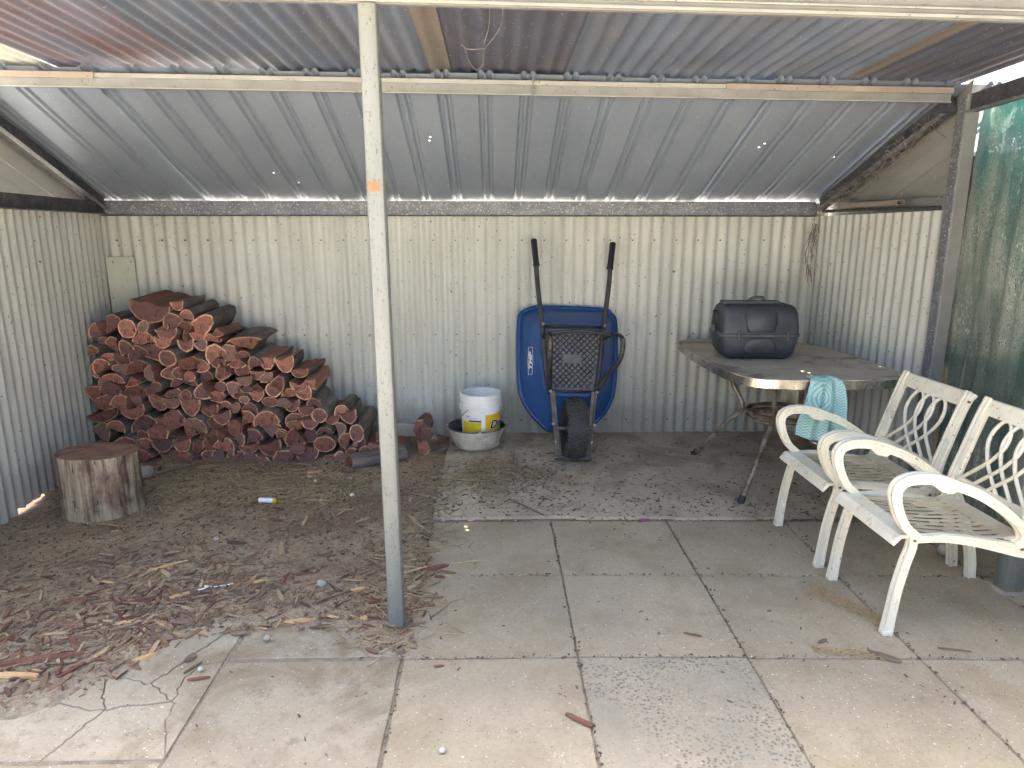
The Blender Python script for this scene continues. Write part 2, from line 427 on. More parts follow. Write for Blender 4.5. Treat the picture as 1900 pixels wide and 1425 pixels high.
def band_mat():
    t = NT('chrome_edge_band')
    f = t.noise(7, 4, t.oc((1, 1, 0.3)))
    c = t.mix(t.ramp(f, (0.4, 0.0), (0.62, 1.0)), (0.62, 0.58, 0.50), (0.30, 0.27, 0.23))
    c = t.mix(t.ramp(t.noise(60, 5, rough=0.7), (0.60, 0.0), (0.66, 1.0)), c, (0.15, 0.12, 0.09))
    return t.done(c, t.ramp(f, (0.3, 0.18), (0.7, 0.4)), 0.85, t.noise(20, 3), 0.1, 0.004)
M['band'] = band_mat()
def leg_mat():
    t = NT('rusty_chrome_tube')
    f = t.noise(9, 6, rough=0.7)
    c = t.mix(t.ramp(f, (0.40, 0.0), (0.60, 1.0)), (0.40, 0.36, 0.30), (0.15, 0.095, 0.06))
    return t.done(c, t.ramp(f, (0.4, 0.3), (0.6, 0.7)), 0.55, t.noise(90, 4), 0.2, 0.002)
M['table_leg'] = leg_mat()
def chair_mat():
    t = NT('cream_powder_coat')
    f = t.noise(7, 6, rough=0.65)
    c = t.mix(t.ramp(f, (0.38, 0.0), (0.66, 1.0)), (0.78, 0.735, 0.60), (0.69, 0.635, 0.495))
    c = t.mix(t.math('MULTIPLY', t.ramp(t.noise(22, 6, rough=0.75), (0.56, 0.0), (0.66, 1.0)), 0.55), c, (0.46, 0.37, 0.25))
    c = t.mix(t.ramp(t.noise(70, 3, rough=0.5), (0.69, 0.0), (0.72, 1.0)), c, (0.13, 0.10, 0.075))
    return t.done(c, 0.45, 0, t.noise(50, 4), 0.12, 0.002, 0.45)
M['chair'] = chair_mat()
def seat_mat():
    t = NT('dusty_cream_powder_coat')
    f = t.noise(9, 6, rough=0.7)
    c = t.mix(t.ramp(f, (0.38, 0.0), (0.62, 1.0)), (0.60, 0.53, 0.395), (0.47, 0.395, 0.28))
    return t.done(c, 0.65, 0, t.noise(50, 4), 0.15, 0.002, 0.3)
M['seat'] = seat_mat()
M['bolt'] = simple('dull_bolt', (0.28, 0.22, 0.16), (0.16, 0.12, 0.09), 40, 0.5, 0.5)
def towel_mat():
    t = NT('teal_jacquard_towel')
    s = t.sep(t.oc(None, 'UV'))
    ax = t.math('ABSOLUTE', t.math('SUBTRACT', t.math('FRACT', t.math('MULTIPLY', s[0], 9.0)), 0.5))
    zig = t.math('FRACT', t.math('ADD', t.math('MULTIPLY', s[1], 26.0), t.math('MULTIPLY', ax, 1.6)))
    zig = t.ramp(zig, (0.42, 0.0), (0.5, 1.0))
    dv = t.n('ShaderNodeVectorMath', operation='DISTANCE')
    cmb = t.n('ShaderNodeCombineXYZ')
    t.put(cmb.inputs[0], s[0]); t.put(cmb.inputs[1], t.math('MULTIPLY', s[1], 1.5))
    t.put(dv.inputs[0], cmb.outputs[0]); dv.inputs[1].default_value = (0.36, 0.83, 0)
    ring = t.math('FRACT', t.math('MULTIPLY', dv.outputs['Value'], 13.0))
    ring = t.math('MULTIPLY', t.ramp(ring, (0.45, 0.0), (0.52, 1.0)), t.ramp(t.voro(28, cmb.outputs[0]), (0.2, 0.5), (0.5, 1.0)))
    inside = t.math('LESS_THAN', dv.outputs['Value'], 0.33)
    pat = t.mix(inside, zig, ring)
    c = t.mix(pat, (0.25, 0.48, 0.465), (0.50, 0.67, 0.63))
    c = t.mix(t.math('MULTIPLY', t.ramp(t.noise(9, 5), (0.5, 0.0), (0.7, 1.0)), 0.35), c, (0.20, 0.33, 0.31))
    return t.done(c, 0.95, 0, t.math('ADD', t.noise(220, 3), pat), 0.5, 0.003, 0.1)
M['towel'] = towel_mat()
def cloth_mat():
    t = NT('green_shade_cloth')
    t.m.use_nodes = True
    v = t.oc((1, 1, 1))
    weave = t.math('MULTIPLY', t.ramp(t.noise(230, 2, t.oc((1, 1, 0.28)), rough=0.6), (0.40, 0.0), (0.62, 1.0)), 1.0)
    big = t.noise(1.7, 4)
    z = t.sep(t.oc())[2]
    fade = t.ramp(t.math('ADD', z, t.math('MULTIPLY', t.noise(2.6, 4), 0.5)), (0.0, 0.0), (1.0, 1.0))
    c = t.mix(t.ramp(big, (0.4, 0.0), (0.62, 1.0)), (0.15, 0.155, 0.14), (0.34, 0.33, 0.285))
    wrinkle_shade = t.ramp(t.noise(16, 4, t.oc((1, 1, 0.10)), rough=0.6), (0.42, 0.0), (0.60, 1.0))
    c = t.mix(t.math('MULTIPLY', wrinkle_shade, 0.6), c, (0.06, 0.078, 0.07))  # dark vertical streaks paint wrinkle shading into the cloth colour
    c = t.mix(t.math('MULTIPLY', t.ramp(t.noise(4, 4, t.oc((1, 1, 0.4))), (0.54, 0.0), (0.66, 1.0)), 0.5), c, (0.02, 0.09, 0.085))
    spark = t.math('MULTIPLY', t.ramp(t.noise(120, 2, t.oc((1, 1, 0.35)), rough=0.5), (0.58, 0.0), (0.66, 1.0)), t.ramp(t.noise(3.5, 3), (0.42, 0.2), (0.6, 1.0)))
    c = t.mix(t.math('MULTIPLY', spark, 0.8), c, (0.55, 0.56, 0.48))
    t.done(c, 0.6, 0, t.noise(160, 2, t.oc((1, 1, 0.3))), 0.3, 0.003)
    tl = t.n('ShaderNodeBsdfTranslucent')
    t.put(tl.inputs[0], (0.02, 0.50, 0.42))
    m1 = t.n('ShaderNodeMixShader'); m1.inputs[0].default_value = 0.16
    t.t.links.new(t.b.outputs[0], m1.inputs[1]); t.t.links.new(tl.outputs[0], m1.inputs[2])
    tr = t.n('ShaderNodeBsdfTransparent')
    m2 = t.n('ShaderNodeMixShader')
    hole = t.ramp(t.noise(260, 2, t.oc((1, 1, 0.35)), rough=0.6), (0.58, 0.0), (0.66, 0.8))
    patch = t.ramp(t.noise(3.0, 4), (0.40, 0.25), (0.60, 1.0))
    t.put(m2.inputs[0], t.math('MULTIPLY', hole, patch))
    t.t.links.new(m1.outputs[0], m2.inputs[1]); t.t.links.new(tr.outputs[0], m2.inputs[2])
    t.t.links.new(m2.outputs[0], t.out.inputs[0])
    return t.m
M['cloth'] = cloth_mat()
M['cobweb'] = simple('dusty_web', (0.25, 0.22, 0.21), (0.12, 0.10, 0.10), 30, 0.95)
M['clear_plastic'] = simple('crumpled_clear_plastic', (0.42, 0.40, 0.37), (0.28, 0.26, 0.24), 20, 0.25, bs=0.6, bd=0.01)
M['pink'] = simple('faded_purple_plastic', (0.35, 0.06, 0.26), (0.28, 0.05, 0.22), 30, 0.5)
M['stone'] = simple('grey_stone', (0.42, 0.38, 0.32), (0.32, 0.285, 0.235), 25, 0.85, bs=0.5)
M['fence'] = simple('weathered_timber', (0.13, 0.105, 0.08), (0.09, 0.075, 0.06), 14, 0.9, bs=0.5)
M['plate'] = simple('dusty_black_plate', (0.085, 0.088, 0.10), (0.13, 0.132, 0.145), 8, 0.55, bs=0.1)

# ---------------------------------------------------------------- mesh helpers
class MB:
    """collects faces; build() links them as ONE mesh object"""
    def __init__(s):
        s.v = []; s.f = []; s.mi = []; s.uv = None
    def add(s, verts, faces, mi=0):
        o = len(s.v)
        s.v += [tuple(p) for p in verts]
        for f in faces:
            s.f.append([i + o for i in f]); s.mi.append(mi)
    def box(s, c, size, rot=None, mi=0, jit=0.0):
        x, y, z = size[0] / 2, size[1] / 2, size[2] / 2
        vs_ = [Vector(p) for p in ((-x, -y, -z), (x, -y, -z), (x, y, -z), (-x, y, -z), (-x, -y, z), (x, -y, z), (x, y, z), (-x, y, z))]
        if jit:
            vs_ = [p + Vector((rnd.uniform(-jit, jit) for _ in range(3))) for p in vs_]
        if rot is not None:
            vs_ = [rot @ p for p in vs_]
        vs_ = [p + Vector(c) for p in vs_]
        s.add(vs_, [(0, 3, 2, 1), (4, 5, 6, 7), (0, 1, 5, 4), (1, 2, 6, 5), (2, 3, 7, 6), (3, 0, 4, 7)], mi)
    def beam(s, a, b, w, h, up=(0, 0, 1), mi=0):
        a, b = Vector(a), Vector(b)
        t = (b - a); L = t.length; t.normalize()
        sd = t.cross(Vector(up)).normalized(); u = sd.cross(t)
        m = Matrix((sd, t, u)).transposed()
        s.box((a + b) / 2, (w, L, h), m, mi)
    def loops(s, loops, closed=True, cap=(True, True), mi=0):
        n = len(loops[0]); vs_ = []; fs = []
        for l in loops: vs_ += l
        for k in range(len(loops) - 1):
            for i in range(n if closed else n - 1):
                j = (i + 1) % n
                fs.append((k * n + i, k * n + j, (k + 1) * n + j, (k + 1) * n + i))
        if cap[0]: fs.append(tuple(reversed(range(n))))
        if cap[1]: fs.append(tuple(range((len(loops) - 1) * n, len(loops) * n)))
        s.add(vs_, fs, mi)
    def tube(s, pts, r, n=10, cap=True, mi=0, closed=False, flat=1.0):
        pts = [Vector(p) for p in pts]
        rs = r if isinstance(r, (list, tuple)) else [r] * len(pts)
        m = len(pts)
        tang = []
        for i in range(m):
            if closed: t = pts[(i + 1) % m] - pts[i - 1]
            else: t = pts[min(i + 1, m - 1)] - pts[max(i - 1, 0)]
            tang.append(t.normalized())
        ref = Vector((0, 0, 1)) if abs(tang[0].z) < 0.9 else Vector((1, 0, 0))
        u = (ref - tang[0] * ref.dot(tang[0])).normalized()
        ls = []
        for i in range(m):
            u = (u - tang[i] * u.dot(tang[i])).normalized()
            w = tang[i].cross(u)
            ls.append([pts[i] + (u * math.cos(a) * flat + w * math.sin(a)) * rs[i] for a in (2 * math.pi * k / n for k in range(n))])
        if closed:
            ls.append(ls[0]); cap = False
        s.loops(ls, True, (cap, cap), mi)
    def lathe(s, prof, n=32, c=(0, 0, 0), mi=0, fn=None):
        ls = []
        for r, z in prof:
            l = []
            for k in range(n):
                a = 2 * math.pi * k / n
                rr = r * (fn(a, z) if fn else 1.0)
                l.append((c[0] + rr * math.cos(a), c[1] + rr * math.sin(a), c[2] + z))
            ls.append(l)
        s.loops(ls, True, (False, False), mi)
    def sweep(s, pts, w, t, prof=None, mi=0):
        """ribbon casting in the x-z plane: w in plane, t along y"""
        prof = prof or [(-1, -1), (-.4, -1), (-.28, -.72), (.28, -.72), (.4, -1), (1, -1), (1, -.35), (.8, -.2), (.8, .2), (1, .35), (1, 1), (.4, 1), (.28, .72), (-.28, .72), (-.4, 1), (-1, 1), (-1, .35), (-.8, .2), (-.8, -.2), (-1, -.35)]
        m = len(pts); ws_ = w if isinstance(w, list) else [w] * m
        ls = []
        for i in range(m):
            a, b = pts[max(i - 1, 0)], pts[min(i + 1, m - 1)]
            tx, tz = b[0] - a[0], b[2] - a[2]; L = math.hypot(tx, tz); tx /= L; tz /= L
            nx, nz = -tz, tx
            ls.append([(pts[i][0] + nx * p * ws_[i] / 2, pts[i][1] + q * t / 2, pts[i][2] + nz * p * ws_[i] / 2) for p, q in prof])
        s.loops(ls, True, (True, True), mi)
    def build(s, name, mats, parent=None, smooth=False, off=None, bevel=0.0, angle=None):
        me = bpy.data.meshes.new(name)
        if off is None and parent is not None and parent.get('_world'):
            off = Vector(parent['_world'])
        used = sorted({i for f in s.f for i in f})          # drop unused points
        mp = {i: k for k, i in enumerate(used)}
        s.v = [s.v[i] for i in used]; s.f = [[mp[i] for i in f] for f in s.f]
        vv = s.v
        if off is not None:
            vv = [(p[0] - off[0], p[1] - off[1], p[2] - off[2]) for p in s.v]
        me.from_pydata(vv, [], s.f)
        mats = mats if isinstance(mats, (list, tuple)) else [mats]
        for m in mats: me.materials.append(M[m])
        if len(mats) > 1:
            me.polygons.foreach_set('material_index', s.mi)
        if smooth:
            me.polygons.foreach_set('use_smooth', [True] * len(me.polygons))
            if angle: me.set_sharp_from_angle(angle=R(angle))
        me.update()
        o = bpy.data.objects.new(name, me)
        col.objects.link(o)
        if parent is not None: o.parent = parent
        if bevel:
            b = o.modifiers.new('bevel', 'BEVEL'); b.width = bevel; b.segments = 2; b.limit_method = 'ANGLE'; b.angle_limit = R(40)
        return o

def tag(o, label=None, cat=None, group=None, kind=None):
    if label: o['label'] = label
    if cat: o['category'] = cat
    if group: o['group'] = group
    if kind: o['kind'] = kind
    return o
def thing(name, label, cat, loc=(0, 0, 0), rot=(0, 0, 0), group=None, world=False):
    o = bpy.data.objects.new(name, None)
    col.objects.link(o)
    o.empty_display_size = 0.1
    o.location = loc; o.rotation_euler = rot
    if world: o['_world'] = tuple(loc)          # parts are given in scene coordinates
    return tag(o, label, cat, group)
def spline(pts, per=6):
    P = [Vector(p) for p in pts]; out = []
    for i in range(len(P) - 1):
        p0, p1, p2, p3 = P[max(i - 1, 0)], P[i], P[i + 1], P[min(i + 2, len(P) - 1)]
        for k in range(per):
            t = k / per
            out.append(0.5 * ((2 * p1) + (p2 - p0) * t + (2 * p0 - 5 * p1 + 4 * p2 - p3) * t * t + (3 * p1 - p0 - 3 * p2 + p3) * t ** 3))
    out.append(P[-1])
    return out
def rrect(hw, hd, r, n=5):
    out = []
    for cx, cy, a0 in ((hw - r, hd - r, 0), (-hw + r, hd - r, 90), (-hw + r, -hd + r, 180), (hw - r, -hd + r, 270)):
        for k in range(n + 1):
            a = R(a0 + 90 * k / n)
            out.append((cx + r * math.cos(a), cy + r * math.sin(a)))
    return out
def text_mesh(txt, size, shear=0.0, offset=0.0, extrude=0.0006):
    c = bpy.data.curves.new('lettering', 'FONT')
    c.body = txt; c.size = size; c.shear = shear; c.offset = offset; c.extrude = extrude; c.resolution_u = 3
    o = bpy.data.objects.new('lettering', c); col.objects.link(o)
    dg = bpy.context.evaluated_depsgraph_get(); dg.update()
    me = bpy.data.meshes.new_from_object(o.evaluated_get(dg))
    vs_ = [v.co.copy() for v in me.vertices]; fs = [list(p.vertices) for p in me.polygons]
    bpy.data.objects.remove(o); bpy.data.curves.remove(c); bpy.data.meshes.remove(me)
    return vs_, fs
ORD = ['zeroth', 'first', 'second', 'third', 'fourth', 'fifth', 'sixth', 'seventh', 'eighth', 'ninth', 'tenth', 'eleventh', 'twelfth', 'thirteenth', 'fourteenth', 'fifteenth', 'sixteenth', 'seventeenth', 'eighteenth', 'nineteenth', 'twentieth']
ORD += ['twenty-' + w for w in ORD[1:10]] + ['thirtieth'] + ['thirty-' + w for w in ORD[1:10]]

# ---------------------------------------------------------------- ground
def grid_obj(name, mat, x0, x1, y0, y1, step, fz):
    nx, ny = int((x1 - x0) / step) + 1, int((y1 - y0) / step) + 1
    b = MB()
    vs_ = []
    for j in range(ny):
        for i in range(nx):
            x, y = x0 + (x1 - x0) * i / (nx - 1), y0 + (y1 - y0) * j / (ny - 1)
            vs_.append((x, y, fz(x, y)))
    b.add(vs_, [(j * nx + i, j * nx + i + 1, (j + 1) * nx + i + 1, (j + 1) * nx + i) for j in range(ny - 1) for i in range(nx - 1)])
    return b.build(name, mat, smooth=True)

b = MB(); b.add([(-300, -300, -0.06), (300, -300, -0.06), (300, 300, -0.06), (-300, 300, -0.06)], [(0, 1, 2, 3)])
tag(b.build('ground', 'outside'), kind='structure')
b = MB(); b.add([(-2.3, -0.6, -0.006), (2.6, -0.6, -0.006), (2.6, 3.3, -0.006), (-2.3, 3.3, -0.006)], [(0, 1, 2, 3)])
tag(b.build('joint_bed', 'sand'), kind='structure')

def nz(x, y, s, seed=0.0):
    return mnoise.noise(Vector((x * s, y * s, seed)))
def dirt_edge(x, y):
    """how far inside the dirt area (metres, negative outside)"""
    front = 2.30 + 0.10 * nz(x, y, 2.3, 3) + 0.05 * nz(x, y, 7, 5)
    if x < -1.1: front -= 0.42 * min(1, (-1.1 - x) / 0.35)
    if x > -0.62: front -= 0.14 * min(1, (x + 0.62) / 0.2)
    right = -0.33 + 0.045 * nz(x, y, 3.1, 9) + 0.03 * nz(x, y, 9, 2)
    if 2.55 < y < 2.78: right += 0.085 * math.sin((y - 2.55) / 0.23 * math.pi)
    if 2.15 < y < 2.5: right += 0.04
    return min(y - front, right - x)
def dirt_z(x, y):
    e = dirt_edge(x, y)
    k = max(-1.0, min(1.0, e / 0.08))
    z = 0.012 * k + 0.006 * nz(x, y, 5, 1) + 0.004 * nz(x, y, 17, 4) + 0.002 * nz(x, y, 45, 8)
    if e < 0: z -= 0.02 * min(1, -e / 0.1) + 0.004
    return z + 0.018 * max(0, min(1, (y - 3.7) / 0.6)) * (1 if x < -0.5 else 0)
tag(grid_obj('dirt_floor', 'dirt', -2.9, -0.12, 1.7, 4.85, 0.018, dirt_z), kind='structure')

paving = thing('paving', None, None, (0, 0, 0)); paving['kind'] = 'structure'
def paver(poly, mat='paver', th=0.05, dz=0.0, inset=0.0035, name='paver', parent=None, tilt=(0, 0), jag=0.0):
    cx = sum(p[0] for p in poly) / len(poly); cy = sum(p[1] for p in poly) / len(poly)
    if jag:
        P2 = []
        for i in range(len(poly)):
            a, c = Vector(poly[i]), Vector(poly[(i + 1) % len(poly)])
            k = max(1, int((c - a).length / 0.018))
            for t_ in range(k): P2.append(a.lerp(c, t_ / k))
        def jg(p):
            e = max(0.0, min(1.0, (p.y - 1.66) / 0.05)) * max(0.0, min(1.0, (-0.94 - p.x) / 0.05))
            return (p.x + e * jag * (nz(p.x, p.y, 13, 3) + .8 * nz(p.x, p.y, 37, 8)), p.y + e * jag * (nz(p.x, p.y, 13, 13) + .8 * nz(p.x, p.y, 37, 18)))
        poly = [jg(p) for p in P2]
    pp = []
    m = len(poly)
    for i in range(m):              # inset every edge by the joint
        a, p, c = Vector(poly[i - 1]), Vector(poly[i]), Vector(poly[(i + 1) % m])
        e1 = (p - a).normalized(); e2 = (c - p).normalized()
        n1 = Vector((-e1.y, e1.x)); n2 = Vector((-e2.y, e2.x))
        q = p + (n1 + n2) * (inset / max(0.4, 1 + n1.dot(n2)))
        pp.append(q)
    edge = []
    for i in range(m):              # slightly ragged edges
        a, c = pp[i], pp[(i + 1) % m]
        L = (c - a).length; k = max(1, int(L / 0.05))
        for t in range(k):
            q = a.lerp(c, t / k)
            j = 0.0016 if t else 0.0
            edge.append((q.x + rnd.uniform(-j, j), q.y + rnd.uniform(-j, j)))
    b = MB()
    zt = lambda x, y: dz + tilt[0] * (x - cx) + tilt[1] * (y - cy)
    top = [(x, y, zt(x, y)) for x, y in edge]; bot = [(x, y, dz - th) for x, y in edge]
    b.loops([bot, top], True, (True, True))
    return b.build(name, mat, parent or paving, bevel=0.0035)
XS = [-0.32, 0.285, 0.875, 1.475, 2.075, 2.62]
YS = [3.235, 2.67, 2.09, 1.50, 0.91, 0.32, -0.27]
def gp(i, j):
    x = XS[i]; y = YS[j] - 0.035 * max(0, x - 0.28)
    return (x + 0.008 * nz(i, j, 3.7, 1), y + 0.006 * nz(i, j, 3.1, 7))
for j in range(6):
    for i in range(5):
        poly = [gp(i, j + 1), gp(i + 1, j + 1), gp(i + 1, j), gp(i, j)]
        tl = (rnd.uniform(-.004, .004), rnd.uniform(-.004, .004)); dz = rnd.uniform(-.002, .002)
        if (i, j) == (0, 0):        # broken left corner
            paver([(-0.235, poly[0][1]), poly[1], poly[2], poly[3], (-0.325, 2.80), (-0.262, 2.752)], dz=dz)
            paver([(-0.318, 2.675), (-0.24, 2.675), (-0.268, 2.748), (-0.32, 2.785)], dz=-0.004, tilt=(0.02, 0))
        elif (i, j) == (0, 1):
            paver(poly, dz=dz, tilt=tl)
        else:
            paver(poly, 'paver_pitted' if (i, j) == (1, 2) else 'paver', dz=dz, tilt=tl)
# old slabs left of the paver grid
YL = [2.70, 2.095, 1.50, 0.91, 0.32, -0.27]
paver([(-0.93, 2.11), (-0.33, 2.11), (-0.33, 2.72), (-0.93, 2.72)], 'slab_old', dz=-0.004, inset=0.006)
for i, (x0, x1) in enumerate(((-0.935, -0.325), (-1.55, -0.935), (-2.16, -1.55))):
    for j in range(1, 5):
        if i == 1 and j == 1: continue
        if i == 2 and j == 1: continue
        paver([(x0, YL[j + 1]), (x1, YL[j + 1]), (x1, YL[j]), (x0, YL[j])], 'slab_old', dz=rnd.uniform(-.004, .0), inset=0.006, tilt=(rnd.uniform(-.005, .005), 0))
# the cracked slab: pieces with open cracks
cr = {'a': (-1.56, 1.655), 'b': (-1.28, 1.655), 'c': (-0.935, 1.655), 'd': (-0.94, 2.10), 'e': (-0.94, 2.42), 'f': (-1.56, 2.35), 'g': (-1.22, 1.86), 'h': (-1.13, 1.975), 'i': (-1.03, 1.90), 'j': (-1.03, 2.07), 'k': (-1.30, 2.04), 'l': (-1.56, 1.93), 'm': (-2.2, 1.655), 'n': (-2.2, 2.35), 'o': (-1.10, 1.72)}
for ks in ('abgl', 'lgkf', 'bcig', 'cdji', 'gihk', 'ijdeh', 'khef', 'malfn'):
    paver([cr[k] for k in ks], 'slab_old', dz=rnd.uniform(-.003, .002), inset=0.002, tilt=(rnd.uniform(-.006, .006), rnd.uniform(-.006, .006)), jag=0.016)
for x0, x1 in ((-1.56, -0.935), (-2.2, -1.56)):
    paver([(x0, 1.10), (x1, 1.10), (x1, 1.645), (x0, 1.645)], 'slab_old', dz=-0.003, inset=0.004)

# dirt-covered concrete pad along the back wall
def pad_z(x, y):
    e = min(4.90 - y, (x + 0.335 + 0.01 * nz(x, y, 9, 2)) * 2, 1)
    return 0.0015 + 0.006 * max(0, min(1, (y - 3.3) / 0.3)) + (0.0035 * nz(x, y, 4, 6)) * max(0.2, min(1, (y - 3.25) / 0.3)) + 0.0025 * nz(x, y, 23, 1) + 0.012 * max(0, min(1, (y - 4.5) / 0.25)) - (0.0 if y > 3.262 - 0.035 * max(0, x - .28) + 0.012 * nz(x, y, 12, 3) else 0.03)
pad = grid_obj('concrete_pad', 'slab_dirty', -0.325, 2.75, 3.22, 4.90, 0.02, pad_z)
tag(pad, kind='structure')

# ---------------------------------------------------------------- shed shell
def corrugated(P0, U, V, N, width, length, pitch=0.0762, amp=0.0085, seg=10, vseg=6, wob=0.002, phase=0.0, u0=0.0, v_lo=None):
    """P0 + U*u + V*v, wave along N"""
    P0, U, V, N = Vector(P0), Vector(U), Vector(V), Vector(N)
    nu = max(4, int(round(width / pitch * seg)))
    b = MB(); vs_ = []
    for j in range(vseg + 1):
        for i in range(nu + 1):
            u = width * i / nu
            lo = v_lo(u) if v_lo else 0.0
            v = lo + (length - lo) * j / vseg
            h = amp * math.cos(2 * math.pi * (u + u0) / pitch + phase) + wob * nz(u * 3 + P0.x, v * 1.5 + P0.y, 1.0, P0.z)
            vs_.append(P0 + U * u + V * v + N * h)
    w = nu + 1
    b.add(vs_, [(j * w + i, j * w + i + 1, (j + 1) * w + i + 1, (j + 1) * w + i) for j in range(vseg) for i in range(nu)])
    return b

YB = 4.75
back = thing('corrugated_wall', 'long cream corrugated steel wall across the back of the shed', 'wall', (0, YB, 0), world=True)
edges = [-2.66, -1.79, -1.03, -0.27, 0.49, 1.25, 2.01, 2.26]
for k in range(7):
    x0, x1 = edges[k], edges[k + 1] + 0.02
    corrugated((x0, YB + (0.003 if k % 2 else 0.0), 0.0), (1, 0, 0), (0, 0, 1), (0, -1, 0), x1 - x0, 1.645, u0=x0, amp=0.0068 if k in (3, 4) else 0.0085, seg=12,
               v_lo=lambda u: -0.03).build('corrugated_sheet', 'wall_grey' if k in (2, 3) else 'wall', back, smooth=True)
b = MB(); b.box((-2.535, YB - 0.028, 0.86), (0.19, 0.003, 0.86)); 
b.build('flat_patch_sheet', 'patch', back, bevel=0.001)
b = MB()
for z in (0.12, 0.75, 1.40):
    for k in range(30):
        x = -2.55 + k * 0.1524
        if z > 0.3 or -0.3 < x:
            b.tube([(x, YB - 0.008, z), (x, YB - 0.016, z)], 0.0055, 6)
sc = b.build('nail_heads', 'steel_black', back); sc['kind'] = 'stuff'

left = thing('corrugated_wall', 'cream corrugated steel side wall behind the chopping stump', 'wall', (-2.55, 3.3, 0), world=True)
LP0, LP1 = Vector((-2.33, 1.9, 0)), Vector((-2.645, 4.745, 0))
LU = (LP1 - LP0).normalized(); LL = (LP1 - LP0).length; LN = Vector((LU.y, -LU.x, 0))
k = 0; u = 0.0
while u < LL - 0.05:
    w = min(0.77, LL - u)
    P = LP0 + LU * u
    def vlo(uu, u=u):
        y = (LP0 + LU * (u + uu)).y
        g = 0.010 + 0.014 * max(0, nz(y * 6, 1.2, 1.0))
        if 3.36 < y < 3.62: g += 0.026 * max(0, nz(y * 22, 0.7, 1.0) + 0.55)
        return g
    corrugated(P + LN * (0.003 * (k % 2)), LU, (0, 0, 1), LN, w + 0.015, 1.62, u0=u, seg=12, v_lo=vlo, wob=0.004).build('corrugated_sheet', 'wall', left, smooth=True)
    u += 0.76; k += 1

right = thing('corrugated_wall', 'cream corrugated steel side wall behind the table', 'wall', (2.25, 4.1, 0), world=True)
RP0, RP1 = Vector((2.215, 4.735, 0)), Vector((2.325, 3.50, 0))
RU = (RP1 - RP0).normalized(); RL = (RP1 - RP0).length; RN = Vector((RU.y, -RU.x, 0))
u = 0.0; k = 0
while u < RL - 0.02:
    w = min(0.69, RL - u)
    corrugated(RP0 + RU * u + RN * (0.003 * (k % 2)), RU, (0, 0, 1), RN, w + 0.012, 1.56, u0=u, seg=12, v_lo=lambda uu: 0.012).build('corrugated_sheet', 'wall', right, smooth=True)
    u += 0.68; k += 1

# rear roof slope: ribbed zinc sheets
def ridge_z(x): return 2.168 - 0.0115 * x
RY0, RY1 = 3.49, 4.80
def roof_z(x, y):
    k = (y - RY0) / (4.74 - RY0)
    return ridge_z(x) * (1 - k) + 1.662 * k
rear = thing('shed_roof', 'grey ribbed zinc roof slope falling to the back wall', 'roof', (0, 4.1, 1.9), world=True)
HOLES = [((-0.36, 4.02), 0.006), ((-0.352, 3.985), 0.006), ((1.55, 4.03), 0.006), ((1.535, 4.07), 0.007), ((2.03, 4.17), 0.006), ((-1.36, 4.40), 0.006), ((-1.25, 4.55), 0.006)]
HO = [((p[0], p[1] - 4.1), r) for p, r in HOLES]
M['zinc_roof'] = zinc('grey_zinc_roof', (0.26, 0.30, 0.365), (0.215, 0.25, 0.31), holes=HO, rough=0.5, metal=0.2)
M['gable_tan'] = zinc('tan_stained_zinc', (0.27, 0.265, 0.25), (0.21, 0.205, 0.195), rough=0.6, metal=0.1)
M['gable_grey'] = zinc('grey_gable_zinc', (0.42, 0.42, 0.41), (0.34, 0.34, 0.335), rough=0.6, metal=0.1)
PITCH = 0.2065
def rib_h(t):
    """profile height at t metres within one pitch: two narrow ribs side by side"""
    for c in (0.030, 0.072):
        d_ = abs(t - c)
        if d_ < 0.017: return 0.015 * min(1, (0.017 - d_) / 0.010)
    return 0.0
brk = [0, .013, .023, .037, .047, .055, .065, .079, .089, .114, .118, .122, .156, .160, .164]
x = -2.36 - PITCH * 2
n_sheet = 0
while x < 2.6:
    npan = 4
    b = MB(); rows = []
    xs = []
    for q in range(npan):
        xs += [x + q * PITCH + t for t in brk]
    xs.append(x + npan * PITCH + 0.012)
    lift = 0.007 * (n_sheet % 2)
    vs_ = []
    for j in range(9):
        y = RY0 - 0.03 + (RY1 - RY0 + 0.03) * j / 8
        for xx in xs:
            t = (xx - x) % PITCH if xx < x + npan * PITCH else 0.012
            vs_.append((xx, y, roof_z(xx, y) + rib_h(t) + lift + 0.0025 * nz(xx * 2, y * 2, 1.0, 5)))
    w = len(xs)
    b.add(vs_, [(j * w + i, j * w + i + 1, (j + 1) * w + i + 1, (j + 1) * w + i) for j in range(8) for i in range(w - 1)])
    b.build('roof_sheet', 'zinc_roof', rear)
    x += npan * PITCH; n_sheet += 1

